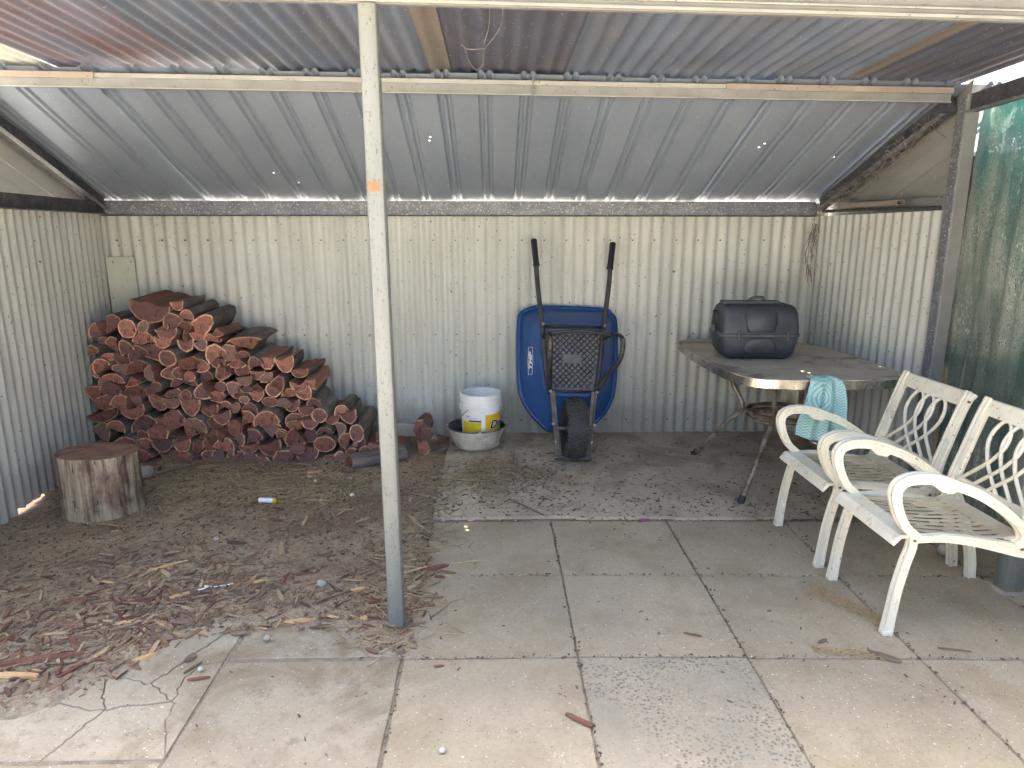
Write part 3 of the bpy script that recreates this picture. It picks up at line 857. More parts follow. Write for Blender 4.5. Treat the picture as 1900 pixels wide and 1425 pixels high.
# gable infill boards between wall top and rafter
for sx_, lab in ((2.318, 'tan boarded gable triangle above the right wall'), (-2.665, 'grey boarded gable triangle above the left wall')):
    gt = thing('gable_panel', lab, 'gable', (sx_, 4.1, 1.6), world=True)
    sl = (1.662 - ridge_z(sx_)) / (4.74 - RY0)
    for k in range(8):
        c0, c1 = 0.012 - 0.098 * k, 0.012 - 0.098 * (k + 1) - 0.006
        # strip parallel to the slope, cut off at the wall top (z 1.56) and at the front end
        def yz(c, y): return roof_z(sx_, y) + c
        ya = 3.44
        y_hi0 = ya; y_lo0 = min(4.78, RY0 + (1.56 - c0 - ridge_z(sx_)) / sl); y_lo1 = min(4.78, RY0 + (1.56 - c1 - ridge_z(sx_)) / sl)
        if y_lo1 < ya + 0.03: break
        lp = [(ya, yz(c0, ya)), (y_lo0, yz(c0, y_lo0)), (y_lo1, yz(c1, y_lo1)), (ya, yz(c1, ya))]
        m = MB(); dx = 0.0055 * (k % 2)
        m.loops([[(sx_ + dx + q_, y_, z_) for y_, z_ in lp] for q_ in (0.0, 0.004)], True, (True, True)); m.build('cladding_board', 'gable_tan' if sx_ > 0 else 'gable_grey', gt, bevel=0.003)

# front roof: corrugated sheets over the beams
front = thing('shed_roof', 'patchy corrugated zinc roof over the front of the shed', 'roof', (0, 2.8, 2.2), world=True)
def fz(x): return 2.185 - 0.012 * x
seq = [(-3.02, -2.12, 'zinc_pale', 0.0), (-2.14, -1.37, 'zinc_rust', 0.004), (-1.39, -0.62, 'zinc_grey', 0.0), (-0.64, -0.27, 'zinc_grey', 0.004), (-0.30, -0.20, 'lap_brown', -0.002),
       (-0.22, 0.36, 'zinc_dark', 0.006), (0.345, 1.10, 'zinc_grey', 0.0), (1.08, 1.72, 'zinc_grey', 0.004), (1.705, 1.78, 'lap_brown', -0.002), (1.76, 2.36, 'zinc_dark', 0.0)]
F_Y0, F_Y1 = 1.82, 3.74
for x0, x1, mt, lift in seq:
    am = 0.0035 if mt == 'lap_brown' else (0.006 if mt == 'zinc_dark' and x0 < 1 else 0.007)
    bb = corrugated((x0, F_Y0, 0), (1, 0, 0), (0, 1, 0), (0, 0, 1), x1 - x0, F_Y1 - F_Y0, u0=x0, amp=am, seg=12, vseg=8, wob=0.004)
    bb.v = [(p[0], p[1], p[2] + fz(p[0]) + lift + 0.018 + 0.035 * (F_Y1 - p[1]) / (F_Y1 - F_Y0)) for p in bb.v]
    bb.build('corrugated_sheet', mt, front, smooth=True)

m = MB(); m.box((0.62, 3.735, 2.155), (3.5, 0.004, 0.12)); m.box((-2.30, 3.735, 2.175), (0.72, 0.004, 0.12)); m.build('added_light_stop', 'zinc_grey', front)  # added strip, blocks light leaking in above the purlin
# steel frame, each member a thing of its own
def member(name, label, cat, a, b_, w, h, mat, lips=None, bevel=0.003, up=(0, 0, 1)):
    t = thing(name, label, cat, tuple((Vector(a) + Vector(b_)) / 2), world=True)
    m = MB(); m.beam(a, b_, w, h, up); m.build('web', mat, t, bevel=bevel)
    for lb, la, lw, lh, lm in (lips or ()):
        m = MB(); m.beam(Vector(a) + Vector(la), Vector(b_) + Vector(la), lw, lh, up); m.build(lb, lm, t, bevel=0.0015)
    return t
zl, zr = ridge_z(-2.62), ridge_z(2.235)
rp = member('roof_purlin', 'pale cream steel purlin running under the roof ridge', 'beam', (-2.62, 3.475, zl - 0.042), (2.235, 3.475, zr - 0.042), 0.022, 0.066, 'beam_cream',
       [('lip', (0, -0.016, 0.022), 0.012, 0.020, 'beam_lip'), ('lip', (0, -0.015, -0.031), 0.010, 0.006, 'beam_lip')])
m = MB(); m.beam((1.12, 3.452, ridge_z(1.12) - 0.022), (2.235, 3.452, zr - 0.022), 0.010, 0.028); m.build('splice_cover', 'timber_brown', rp, bevel=0.002)
m = MB(); m.beam((-2.62, 3.452, zl - 0.022), (-1.87, 3.452, ridge_z(-1.87) - 0.022), 0.010, 0.028); m.build('splice_cover', 'timber_brown', rp, bevel=0.002)
m = MB(); m.beam((0.19, 3.452, ridge_z(.19) + 0.0), (0.19, 3.452, ridge_z(.19) - 0.085), 0.006, 0.022, (0, 1, 0)); m.build('bracket', 'beam_cream', rp, bevel=0.001)
def front_z(x): return 2.132 - 0.0178 * (x + 0.36)
member('front_beam', 'pale steel beam across the shed front on top of the post', 'beam', (-2.62, 2.30, front_z(-2.62) + 0.037), (2.36, 2.30, front_z(2.36) + 0.037), 0.024, 0.074, 'beam_cream',
       [('lip', (0, -0.018, -0.030), 0.014, 0.010, 'beam_lip'), ('lip', (0, -0.020, -0.008), 0.010, 0.006, 'beam_lip'), ('flange', (0, -0.022, 0.036), 0.05, 0.004, 'beam_cream')])
member('wall_beam', 'dark speckled steel beam along the top of the back wall', 'beam', (-2.60, 4.712, 1.609), (2.19, 4.712, 1.606), 0.045, 0.098, 'beam_dark',
       [('flange', (0, -0.028, -0.047), 0.035, 0.006, 'steel_black')])
member('wall_beam', 'dark steel beam along the top of the left wall', 'beam', (-2.34, 2.0, 1.605), (-2.60, 4.68, 1.610), 0.04, 0.080, 'steel_black', [('flange', (0.022, 0, -0.038), 0.03, 0.005, 'beam_dark')])
member('wall_beam', 'dark steel rail above the right wall holding a short offcut', 'beam', (2.245, 4.68, 1.592), (2.315, 3.56, 1.572), 0.035, 0.020, 'steel_black',
       [('upper_flange', (-0.004, 0, 0.055), 0.03, 0.006, 'beam_dark')])
t = thing('box_section_offcut', 'short square steel offcut lying on the right wall rail', 'offcut', (2.235, 4.05, 1.60), world=True)
m = MB()
A_, B_ = Vector((2.242, 4.38, 1.603)), Vector((2.222, 3.76, 1.600))
m.beam(A_ + Vector((0, 0, .022)), B_ + Vector((0, 0, .022)), 0.046, 0.003); m.beam(A_ - Vector((0, 0, .0)), B_ - Vector((0, 0, .0)), 0.046, 0.003)
m.beam(A_ + Vector((.0215, 0, .011)), B_ + Vector((.0215, 0, .011)), 0.003, 0.019); m.beam(A_ + Vector((-.0215, 0, .011)), B_ + Vector((-.0215, 0, .011)), 0.003, 0.019)
m.build('tube_walls', 'timber_brown', t)
member('rafter', 'black cobwebbed steel rafter above the right wall', 'beam', (2.265, 3.50, 2.068), (2.235, 4.70, 1.640), 0.035, 0.085, 'steel_black', [('flange', (-0.030, 0, -0.041), 0.04, 0.005, 'beam_dark')])
member('rafter', 'black steel rafter above the left wall', 'beam', (-2.555, 3.50, 2.105), (-2.60, 4.70, 1.640), 0.035, 0.085, 'steel_black', [('flange', (0.030, 0, -0.041), 0.04, 0.005, 'beam_dark')])
member('side_beam', 'dark steel side beam over the green shade cloth', 'beam', (2.34, 3.50, 2.062), (2.27, 1.95, 2.085), 0.04, 0.085, 'steel_black', [('flange', (-0.028, 0, -0.042), 0.04, 0.005, 'beam_dark')])

# posts
t = thing('support_post', 'tall galvanised post with orange rust spot standing in the middle', 'post', (-0.372, 2.30, 0.0))
zt = front_z(-0.372)
m = MB()
oct_ = rrect(0.0300, 0.0300, 0.0155, 2)
m.loops([[(x_, y_, z_) for x_, y_ in oct_] for z_ in (0.006, 0.4, 0.9, 1.4, 1.8, zt - 0.003)]); m.build('tube', 'post', t, smooth=True, angle=35)
t.rotation_euler = (0, R(-0.35), 0)
m = MB(); m.loops([[(x_ * 1.02, y_ * 1.02, z_) for x_, y_ in oct_] for z_ in (-0.02, 0.010)]); m.build('rusty_foot', 'worn_steel', t)
t = thing('corner_post', 'pale steel corner post between the right wall and shade cloth', 'post', (2.335, 3.47, 0))
m = MB(); m.loops([[(x_, y_, z_) for x_, y_ in rrect(0.034, 0.034, 0.004, 1)] for z_ in (0.0, 1.0, 2.105)]); m.build('tube', 'beam_cream', t)
m = MB(); m.box((-0.038, 0.0, 1.05), (0.006, 0.06, 2.08)); m.build('edge_flange', 'beam_dark', t)
t = thing('support_post', 'grey steel post behind the nearer chair against the shade cloth', 'post', (2.125, 2.50, 0))
m = MB(); m.loops([[(x_, y_, z_) for x_, y_ in rrect(0.042, 0.036, 0.012, 2)] for z_ in (0.0, 1.0, 2.075)]); m.build('tube', 'post', t, smooth=True, angle=35)
m = MB(); m.box((0, 0, 0.004), (0.12, 0.11, 0.008)); m.build('base_plate', 'stone', t, bevel=0.002)

# added unseen fence, keeps light off the lower shade cloth
pf = thing('added_backdrop_fence', 'added unseen timber fence darkening the lower shade cloth from behind', 'fence', (2.68, 2.6, 0), world=True)
for k in range(46):
    y = 0.3 + k * 0.105
    m = MB(); m.box((2.68 + 0.008 * (k % 2), y, 0.90 + rnd.uniform(-.02, .02)), (0.014, 0.102, 1.94)); m.build('paling', 'fence', pf)
for z in (0.35, 1.35):
    m = MB(); m.box((2.725, 2.65, z), (0.05, 4.8, 0.07)); m.build('rail', 'fence', pf)
# shade cloth
sc_t = thing('shade_cloth', 'torn green shade cloth hanging down the open right side', 'shade cloth', (2.3, 2.6, 1.0), world=True)
b = MB(); vs_ = []; NU, NV = 110, 90
for j in range(NV + 1):
    for i in range(NU + 1):
        y = 3.46 - 2.2 * i / NU; v = j / NV
        y += (0.035 + 0.045 * nz(v * 9, 4.2, 1.0)) * max(0, 1 - i / 6)
        z = 0.03 + 2.02 * v - 0.02 * nz(y * 2, 3, 1)
        x = 2.385 - 0.075 * (3.46 - y) - 0.03 * max(0, (2.9 - y))
        fold = 0.045 * nz(y * 5.5 + 1.1 * v, v * 0.8, 1.0, 2) + 0.028 * nz(y * 14 + 2.2 * v, v * 1.6, 1.0, 7) + 0.012 * nz(y * 30 - 2 * v, v * 4, 1.0, 3)
        vs_.append((x + fold + 0.03, y, z))
w = NU + 1
b.add(vs_, [(j * w + i, j * w + i + 1, (j + 1) * w + i + 1, (j + 1) * w + i) for j in range(NV) for i in range(NU)])
b.build('mesh_fabric', 'cloth', sc_t, smooth=True)
m = MB(); m.tube([(2.40 - 0.075 * k * .3, 3.46 - k * .3, 2.035) for k in range(6)], 0.004, 6); m.build('hem_wire', 'wire', sc_t)

# ---------------------------------------------------------------- firewood pile
LOGS = [(-2.23,0.05,0.09,0.11,'Q',100),(-2.07,0.04,0.13,0.10,'R',0),(-2.35,0.05,0.10,0.11,'R',0),(-1.69,0.04,0.10,0.09,'D',50),(-1.80,0.04,0.09,0.09,'R',0),(-1.94,0.04,0.10,0.08,'R',0),(-1.48,0.03,0.08,0.06,'R',0),(-1.57,0.03,0.11,0.07,'R',0),(-1.06,0.03,0.09,0.05,'R',0),(-1.35,0.05,0.13,0.10,'R',0),(-1.21,0.05,0.16,0.10,'D',190),(-2.11,0.05,0.10,0.07,'Q',0),(-0.92,0.05,0.08,0.09,'Q',30),(-0.99,0.05,0.08,0.08,'R',0),(-2.47,0.06,0.11,0.07,'R',0),(-1.97,0.06,0.10,0.06,'R',0),(-0.84,0.06,0.08,0.08,'O',0),(-2.26,0.07,0.12,0.08,'D',20),(-1.77,0.07,0.11,0.08,'Q',40),(-1.43,0.09,0.14,0.10,'D',190),(-1.58,0.09,0.13,0.07,'D',190),(-2.39,0.09,0.14,0.07,'R',0),(-1.26,0.10,0.11,0.06,'R',0),(-1.90,0.12,0.07,0.10,'R',-30),(-1.99,0.12,0.11,0.08,'D',185),(-0.90,0.12,0.03,0.03,'O',0),(-1.72,0.13,0.13,0.10,'D',-25),(-1.09,0.13,0.13,0.10,'O',0),(-2.10,0.13,0.13,0.08,'D',185),(-2.01,0.13,0.11,0.09,'D',170),(-2.23,0.14,0.14,0.08,'D',5),(-0.98,0.14,0.11,0.07,'D',70),(-2.36,0.15,0.17,0.07,'D',15),(-1.29,0.16,0.12,0.11,'D',120),(-1.18,0.17,0.10,0.09,'D',-100),(-1.79,0.18,0.09,0.09,'R',0),(-1.38,0.18,0.07,0.07,'D',50),(-1.54,0.18,0.11,0.10,'Q',-45),(-1.37,0.19,0.06,0.08,'D',50),(-0.89,0.19,0.09,0.11,'O',0),(-1.09,0.21,0.10,0.05,'C',0),(-1.95,0.21,0.13,0.10,'Q',-30),(-1.44,0.21,0.14,0.10,'Q',0),(-2.13,0.21,0.16,0.09,'R',5),(-2.50,0.22,0.13,0.10,'D',-35),(-0.99,0.22,0.09,0.07,'D',-70),(-1.66,0.23,0.10,0.11,'R',-20),(-1.77,0.25,0.14,0.07,'R',-15),(-1.27,0.25,0.10,0.07,'R',0),(-1.17,0.26,0.10,0.06,'D',180),(-2.24,0.26,0.17,0.11,'D',0),(-2.39,0.26,0.11,0.07,'D',-20),(-1.05,0.27,0.10,0.06,'D',185),(-1.89,0.27,0.14,0.08,'D',-20),(-1.58,0.29,0.11,0.10,'Q',-35),(-0.93,0.29,0.10,0.08,'D',200),(-1.30,0.29,0.12,0.06,'D',25),(-2.04,0.29,0.12,0.12,'R',0),(-1.72,0.30,0.11,0.08,'D',190),(-1.45,0.31,0.15,0.09,'D',5),(-2.47,0.31,0.19,0.07,'D',195),(-1.11,0.32,0.09,0.09,'O',0),(-1.21,0.33,0.10,0.06,'D',175),(-1.81,0.34,0.11,0.08,'D',185),(-2.26,0.34,0.14,0.07,'D',200),(-0.99,0.34,0.09,0.06,'D',10),(-1.30,0.36,0.11,0.07,'D',195),(-1.56,0.36,0.10,0.06,'D',-20),(-1.72,0.37,0.12,0.06,'C',0),(-1.91,0.37,0.11,0.10,'D',180),(-1.16,0.38,0.10,0.07,'C',0),(-1.34,0.39,0.09,0.06,'R',0),(-2.35,0.39,0.11,0.12,'Q',20),(-2.14,0.39,0.14,0.10,'D',170),(-1.44,0.39,0.10,0.06,'O',0),(-2.45,0.40,0.13,0.10,'R',20),(-2.03,0.40,0.11,0.07,'D',180),(-1.58,0.42,0.06,0.05,'O',0),(-1.51,0.43,0.09,0.06,'D',190),(-1.77,0.43,0.11,0.07,'R',10),(-1.94,0.45,0.06,0.07,'O',0),(-1.20,0.45,0.10,0.08,'D',215),(-1.31,0.45,0.11,0.06,'D',5),(-1.64,0.45,0.07,0.07,'O',0),(-2.52,0.46,0.11,0.13,'D',60),(-1.86,0.46,0.10,0.09,'D',120),(-2.02,0.46,0.11,0.06,'R',10),(-2.27,0.48,0.14,0.07,'D',5),(-2.16,0.48,0.07,0.10,'Q',-50),(-1.40,0.48,0.10,0.09,'O',0),(-1.67,0.49,0.09,0.08,'D',50),(-1.51,0.49,0.09,0.05,'Q',180),(-2.41,0.49,0.14,0.08,'R',-20),(-1.75,0.49,0.07,0.07,'R',0),(-1.23,0.50,0.11,0.06,'K',180),(-1.97,0.53,0.16,0.08,'C',0),(-1.58,0.53,0.10,0.06,'D',190),(-1.36,0.53,0.09,0.09,'D',-30),(-2.27,0.54,0.10,0.06,'Q',200),(-2.42,0.55,0.17,0.07,'D',10),(-1.84,0.55,0.09,0.10,'Q',-40),(-1.51,0.56,0.09,0.06,'D',180),(-1.24,0.57,0.11,0.06,'D',185),(-1.91,0.57,0.07,0.07,'R',0),(-1.72,0.58,0.09,0.09,'D',140),(-1.60,0.58,0.09,0.07,'D',195),(-2.06,0.58,0.09,0.11,'D',100),(-2.16,0.59,0.10,0.06,'D',100),(-2.53,0.60,0.10,0.05,'D',100),(-2.35,0.61,0.15,0.07,'R',-10),(-1.32,0.63,0.11,0.10,'D',190),(-2.24,0.63,0.16,0.08,'D',5),(-1.75,0.64,0.10,0.07,'D',180),(-1.44,0.64,0.10,0.08,'D',180),(-1.91,0.65,0.14,0.08,'R',10),(-1.64,0.65,0.12,0.08,'Q',180),(-2.46,0.65,0.11,0.07,'D',30),(-1.51,0.66,0.08,0.07,'D',30),(-2.05,0.68,0.11,0.10,'O',0),(-2.41,0.69,0.08,0.05,'R',0),(-1.59,0.70,0.09,0.05,'D',10),(-2.14,0.72,0.17,0.10,'R',-20),(-1.76,0.72,0.13,0.10,'D',30),(-1.67,0.72,0.10,0.10,'R',0),(-2.24,0.72,0.14,0.09,'D',30),(-2.50,0.73,0.07,0.07,'Q',-40),(-1.85,0.75,0.08,0.07,'D',205),(-1.95,0.75,0.10,0.08,'D',180),(-2.39,0.76,0.08,0.10,'Q',20),(-2.30,0.76,0.09,0.09,'D',35),(-2.06,0.78,0.10,0.07,'D',170),(-2.46,0.79,0.07,0.05,'R',10),(-1.56,0.80,0.20,0.12,'W',180),(-2.32,0.81,0.09,0.07,'Q',-50),(-2.20,0.81,0.14,0.08,'D',10),(-1.86,0.81,0.11,0.06,'D',185),(-2.03,0.83,0.12,0.07,'D',185),(-1.93,0.83,0.10,0.04,'C',70),(-2.47,0.85,0.10,0.08,'Q',60),(-2.07,0.85,0.10,0.05,'D',200),(-2.27,0.87,0.10,0.11,'O',0),(-2.37,0.89,0.10,0.12,'Q',-30),(-1.81,0.90,0.11,0.14,'D',-50),(-2.01,0.91,0.13,0.11,'D',20),(-2.14,0.96,0.22,0.12,'D',168),(-1.97,1.00,0.08,0.06,'D',190)]
def log_outline(typ, w, h, rot, rr):
    """closed outline (x, z) and, per edge, True where it carries bark"""
    pts = []; bk = []
    def arc(a0, a1, n, sx, sz, ox=0, oz=0, wob=0.05):
        return [(ox + sx * math.cos(R(a0 + (a1 - a0) * k / n)) * (1 + rr.uniform(-wob, wob)), oz + sz * math.sin(R(a0 + (a1 - a0) * k / n)) * (1 + rr.uniform(-wob, wob))) for k in range(n + 1)]
    hw, hh = w / 2, h / 2
    if typ == 'O':
        pts = arc(0, 360, 14, hw, hh)[:-1]; bk = [True] * len(pts)
    elif typ in 'DK':
        a = arc(0, 180, 14, hw, h * 0.95, 0, -hh)
        mid = [(-hw * 0.5, -hh + h * rr.uniform(-.03, .14)), (0, -hh + h * (0.34 if typ == 'K' else rr.uniform(-.05, .16))), (hw * 0.5, -hh + h * rr.uniform(-.03, .14))]
        pts = a + mid; bk = [True] * (len(a) - 1) + [False] * (len(mid) + 1)
    elif typ == 'Q':
        a = arc(35, 145, 8, hw * 1.2, h * 0.62, 0, -hh * 0.2)
        mid = [(-hw * 0.45, -hh * 0.25 + h * rr.uniform(-.06, .06)), (hw * rr.uniform(-.15, .15), -hh), (hw * 0.45, -hh * 0.25 + h * rr.uniform(-.06, .06))]
        pts = a + mid; bk = [True] * (len(a) - 1) + [False] * (len(mid) + 1)
    elif typ == 'W':
        a = arc(20, 160, 8, hw * 1.08, h * 0.35, 0, -hh * 0.55)
        mid = [(-hw * 0.8, 0.1 * hh), (-hw * 0.35, hh), (0, hh * 0.75), (hw * 0.5, hh * 0.55), (hw * 0.85, 0.2 * hh)]
        a = [(x, -z - hh * 0.1) for x, z in a][::-1]
        pts = a + mid[::-1]; bk = [True] * (len(a) - 1) + [False] * (len(mid) + 1)
    elif typ == 'C':
        a = arc(8, 172, 10, hw, h * 1.0, 0, -hh); i_ = arc(172, 8, 8, hw * 0.62, h * 0.48, 0, -hh)
        pts = a + i_; bk = [True] * (len(a) - 1) + [False] * (len(i_) + 1)
    else:
        n = rr.choice((6, 7, 8))
        for k in range(n):
            an = 2 * math.pi * k / n + rr.uniform(-.2, .2); q = rr.uniform(0.86, 1.15)
            pts.append((hw * q * math.cos(an), hh * q * math.sin(an)))
        bk = [False] * n
        for k in rr.sample(range(n), 2): bk[k] = True
    # finer, slightly broken edges along the split side
    P, Bk = [], []
    n = len(pts)
    for i in range(n):
        a, c = pts[i], pts[(i + 1) % n]
        P.append(a); Bk.append(bk[i])
        if not bk[i] and math.hypot(c[0] - a[0], c[1] - a[1]) > 0.03:
            q = 0.5 + rr.uniform(-.15, .15); j = 0.005
            P.append((a[0] + (c[0] - a[0]) * q + rr.uniform(-j, j), a[1] + (c[1] - a[1]) * q + rr.uniform(-j, j))); Bk.append(False)
    cr_, sr_ = math.cos(R(rot)), math.sin(R(rot))
    return [(x * cr_ - z * sr_, x * sr_ + z * cr_) for x, z in P], Bk

def build_log(loc, typ, w, h, rot, length, label, rr, yaw=0.0, pitch=0.0, group='split logs stacked in the woodpile', name='split_log', roll_end=0.0):
    t = thing(name, label, 'log', loc, (pitch, 0, yaw), group)
    pts, bk = log_outline(typ, w, h, rot, rr)
    n = len(pts)
    ar = sum(pts[i][0] * pts[(i + 1) % n][1] - pts[(i + 1) % n][0] * pts[i][1] for i in range(n))
    if ar < 0:
        pts.reverse(); bk.reverse(); bk = bk[1:] + bk[:1]
    # bark ring inset
    th = min(0.0085, 0.10 * min(w, h)) * rr.uniform(0.7, 1.2)
    inner = []
    for i in range(n):
        a, p, c = Vector(pts[i - 1]), Vector(pts[i]), Vector(pts[(i + 1) % n])
        e1, e2 = (p - a), (c - p)
        if e1.length < 1e-6 or e2.length < 1e-6:
            inner.append(tuple(p)); continue
        e1.normalize(); e2.normalize()
        n1, n2 = Vector((-e1.y, e1.x)), Vector((-e2.y, e2.x))
        b1, b2 = bk[i - 1], bk[i]
        if b1 and b2: q = p + (n1 + n2).normalized() * th
        elif b1: q = p + e2 * min(th * 1.4, (c - p).length * .8)
        elif b2: q = p - e1 * min(th * 1.4, (p - a).length * .8)
        else: q = p
        inner.append(tuple(q))
    tap = rr.uniform(0.85, 1.08)
    mid = 3
    sx, sz = rr.uniform(-.012, .012), rr.uniform(-.008, .008)
    ring = []
    for k in range(mid + 1):
        f = k / mid
        s_ = 1 + (tap - 1) * f + rr.uniform(-.02, .02) * (0 < k < mid)
        ring.append([(x * s_ + sx * f, f * length, z * s_ + sz * f) for x, z in pts])
    tilt = rr.uniform(-.14, .14); tilt2 = rr.uniform(-.10, .10)
    def fy(x, z): return tilt * x + tilt2 * z
    ring[0] = [(x, fy(x, z), z) for x, z in pts]
    inn = [(x, fy(x, z) + rr.uniform(-.0015, .0015), z) for x, z in inner]
    cx = sum(p[0] for p in inner) / n; cz = sum(p[1] for p in inner) / n
    b = MB()
    vs_ = list(ring[0]) + inn + [(cx, fy(cx, cz) - rr.uniform(-.004, .004), cz)]
    fs, mi = [], []
    for i in range(n):
        j = (i + 1) % n
        if bk[i]:
            b_f = (i, j, n + j, n + i); fs.append(b_f); mi.append(1)
        elif inner[i] != pts[i] or inner[j] != pts[j]:
            b_f = (i, j, n + j, n + i); fs.append(b_f); mi.append(0)
        fs.append((n + i, n + j, 2 * n)); mi.append(0)
    o = len(b.v)
    b.v += vs_; b.f += fs; b.mi += mi
    side_v = []; side_f = []; back_o = len(b.v)
    for r_ in ring: side_v += r_
    b.v += side_v
    bark_b = MB()
    has_bark = False
    bark_v = []
    for k, r_ in enumerate(ring):
        for i, p in enumerate(r_):
            d2 = Vector((p[0] - cx, 0, p[2] - cz)); L = max(d2.length, 1e-4)
            j_ = (0.0025 + 0.0015 * rr.random()) if k else 0.0008
            bark_v.append((p[0] + d2.x / L * j_, p[1], p[2] + d2.z / L * j_))
    bf = []
    for k in range(mid):
        for i in range(n):
            j = (i + 1) % n
            q = (k * n + j, k * n + i, (k + 1) * n + i, (k + 1) * n + j)
            if bk[i]: bf.append(q); has_bark = True
            b.f.append([x_ if x_ < n else x_ + back_o for x_ in q]); b.mi.append(2)
    b.f.append([back_o + mid * n + i for i in reversed(range(n))]); b.mi.append(0)
    b.build('wood', ['wood_end', 'sap', 'wood_split'], t)
    if has_bark:
        bark_b.add(bark_v, bf)
        bark_b.build('bark', 'bark', t, smooth=True)
    return t

WORDS = {'O': 'round uncut log', 'D': 'half-round split log', 'K': 'notched half-round log', 'Q': 'wedge-shaped split log', 'C': 'curved hollow-backed log slab', 'R': 'rough split log', 'W': 'broad split chunk'}
rr = random.Random(11)
# small pieces wedged in the gaps
_fill = []
for gx in range(60):
    for gz in range(26):
        x_, z_ = -2.50 + gx * 0.032, 0.05 + gz * 0.036
        above = [L for L in LOGS if abs(L[0] - x_) < 0.10 and L[1] > z_ + 0.04]
        if not above: continue
        dd = min(max(abs(L[0] - x_) / (L[2] * .5 + .012), abs(L[1] - z_) / (L[3] * .5 + .010)) for L in LOGS + _fill)
        if dd > 1.0: _fill.append((x_, z_, rr.uniform(.07, .105), rr.uniform(.05, .075), rr.choice('DQQRO'), rr.uniform(-180, 180)))
LOGS += _fill
course = {}
for L in LOGS: course.setdefault(min(10, int(L[1] / 0.095)), []).append(L)
order = []
for c in sorted(course):
    course[c].sort(key=lambda L: L[0])
    for i, L in enumerate(course[c]): order.append((c, i, len(course[c]), L))
for c, i, n_, (x, z, w, h, typ, rot) in order:
    x = max(x, -2.60 + w * 0.5)
    yf = 4.16 + 0.10 * z + rr.uniform(-.035, .045)
    wt = WORDS[typ]
    cs = 'bottom course' if c == 0 else ('top course' if c == max(course) else ORD[c + 1] + ' course up')
    pos = 'leftmost' if i == 0 else ('rightmost' if i == n_ - 1 else ORD[i + 1] + ' from the left')
    f = (yf - 4.22) / 4.3
    build_log((x, yf, z), typ, w * 1.10, h * 1.10, rot + rr.uniform(-5, 5), rr.uniform(0.33, 0.44), f'reddish {wt} in the woodpile, {cs}, {pos}', rr, yaw=rr.uniform(-.08, .09), pitch=rr.uniform(-.05, .06))
# red billets at the right end, behind the post
for (x, y, z, w, h, yaw, lab) in ((-0.66, 4.20, 0.055, 0.12, 0.11, -.2, 'red split billet lying just left of the post'), (-0.47, 4.27, 0.06, 0.085, 0.12, .15, 'lower red split billet just right of the post'), (-0.50, 4.33, 0.175, 0.085, 0.15, -.1, 'upper red billet leaning behind the post'),
                             (-0.445, 4.25, 0.165, 0.09, 0.10, .25, 'upper red billet resting right of the post'), (-0.735, 4.24, 0.15, 0.09, 0.085, .2, 'upper red billet left of the post behind the fallen log'), (-0.80, 4.22, 0.06, 0.11, 0.10, .1, 'small billet at the right foot of the woodpile')):
    build_log((x, y, z), 'R', w, h, 0, 0.22, lab, rr, yaw=yaw, group='loose billets beside the woodpile', name='wood_billet')
# grey-barked log lying in front
t = build_log((-0.905, 4.015, 0.062), 'O', 0.145, 0.092, 8, 0.36, 'grey barked log lying on the dirt in front of the woodpile', rr, yaw=R(-62), group=None, name='fallen_log')
t['category'] = 'log'

# chopping stump
st = thing('chopping_stump', 'wide weathered chopping stump with dark sawn top by the left wall', 'stump', (-2.075, 3.425, 0))
b = MB(); ls = []; NS = 56
def sr(a, z): return 0.182 * (1 + 0.03 * math.sin(a * 2 + 1) + 0.025 * mnoise.noise(Vector((math.cos(a) * 2, math.sin(a) * 2, z * 0.6))) + 0.02 * mnoise.noise(Vector((math.cos(a) * 9, math.sin(a) * 9, z * 1.2))) + 0.03 * max(0, 1 - z / 0.12))
for k in range(11):
    z = -0.01 + 0.345 * k / 10
    ls.append([(sr(a, z) * math.cos(a), sr(a, z) * math.sin(a), z + (0.012 * math.cos(a + 2.4) + 0.004 * mnoise.noise(Vector((math.cos(a) * 6, math.sin(a) * 6, 3)))) * (k / 10)) for a in (2 * math.pi * q / NS for q in range(NS))])
b.loops(ls, True, (True, False)); b.build('trunk_side', 'stump_side', st, smooth=True)
b = MB(); top = ls[-1]; tl_ = [top]
for s_ in (0.93, 0.7, 0.4, 0.12):
    tl_.append([(x * s_, y * s_, z + 0.004 - 0.006 * (1 - s_) + 0.006 * mnoise.noise(Vector((x * s_ * 18, y * s_ * 18, 1)))) for x, y, z in top])
b.loops(tl_, True, (False, True)); b.build('sawn_top', 'stump_top', st, smooth=True, angle=50)

# ---------------------------------------------------------------- wheelbarrow
wbr = thing('wheelbarrow', 'blue tray wheelbarrow stood on its nose against the back wall', 'wheelbarrow', (0.495, 4.13, 0.012), (R(-20), R(2.5), R(2.5)))
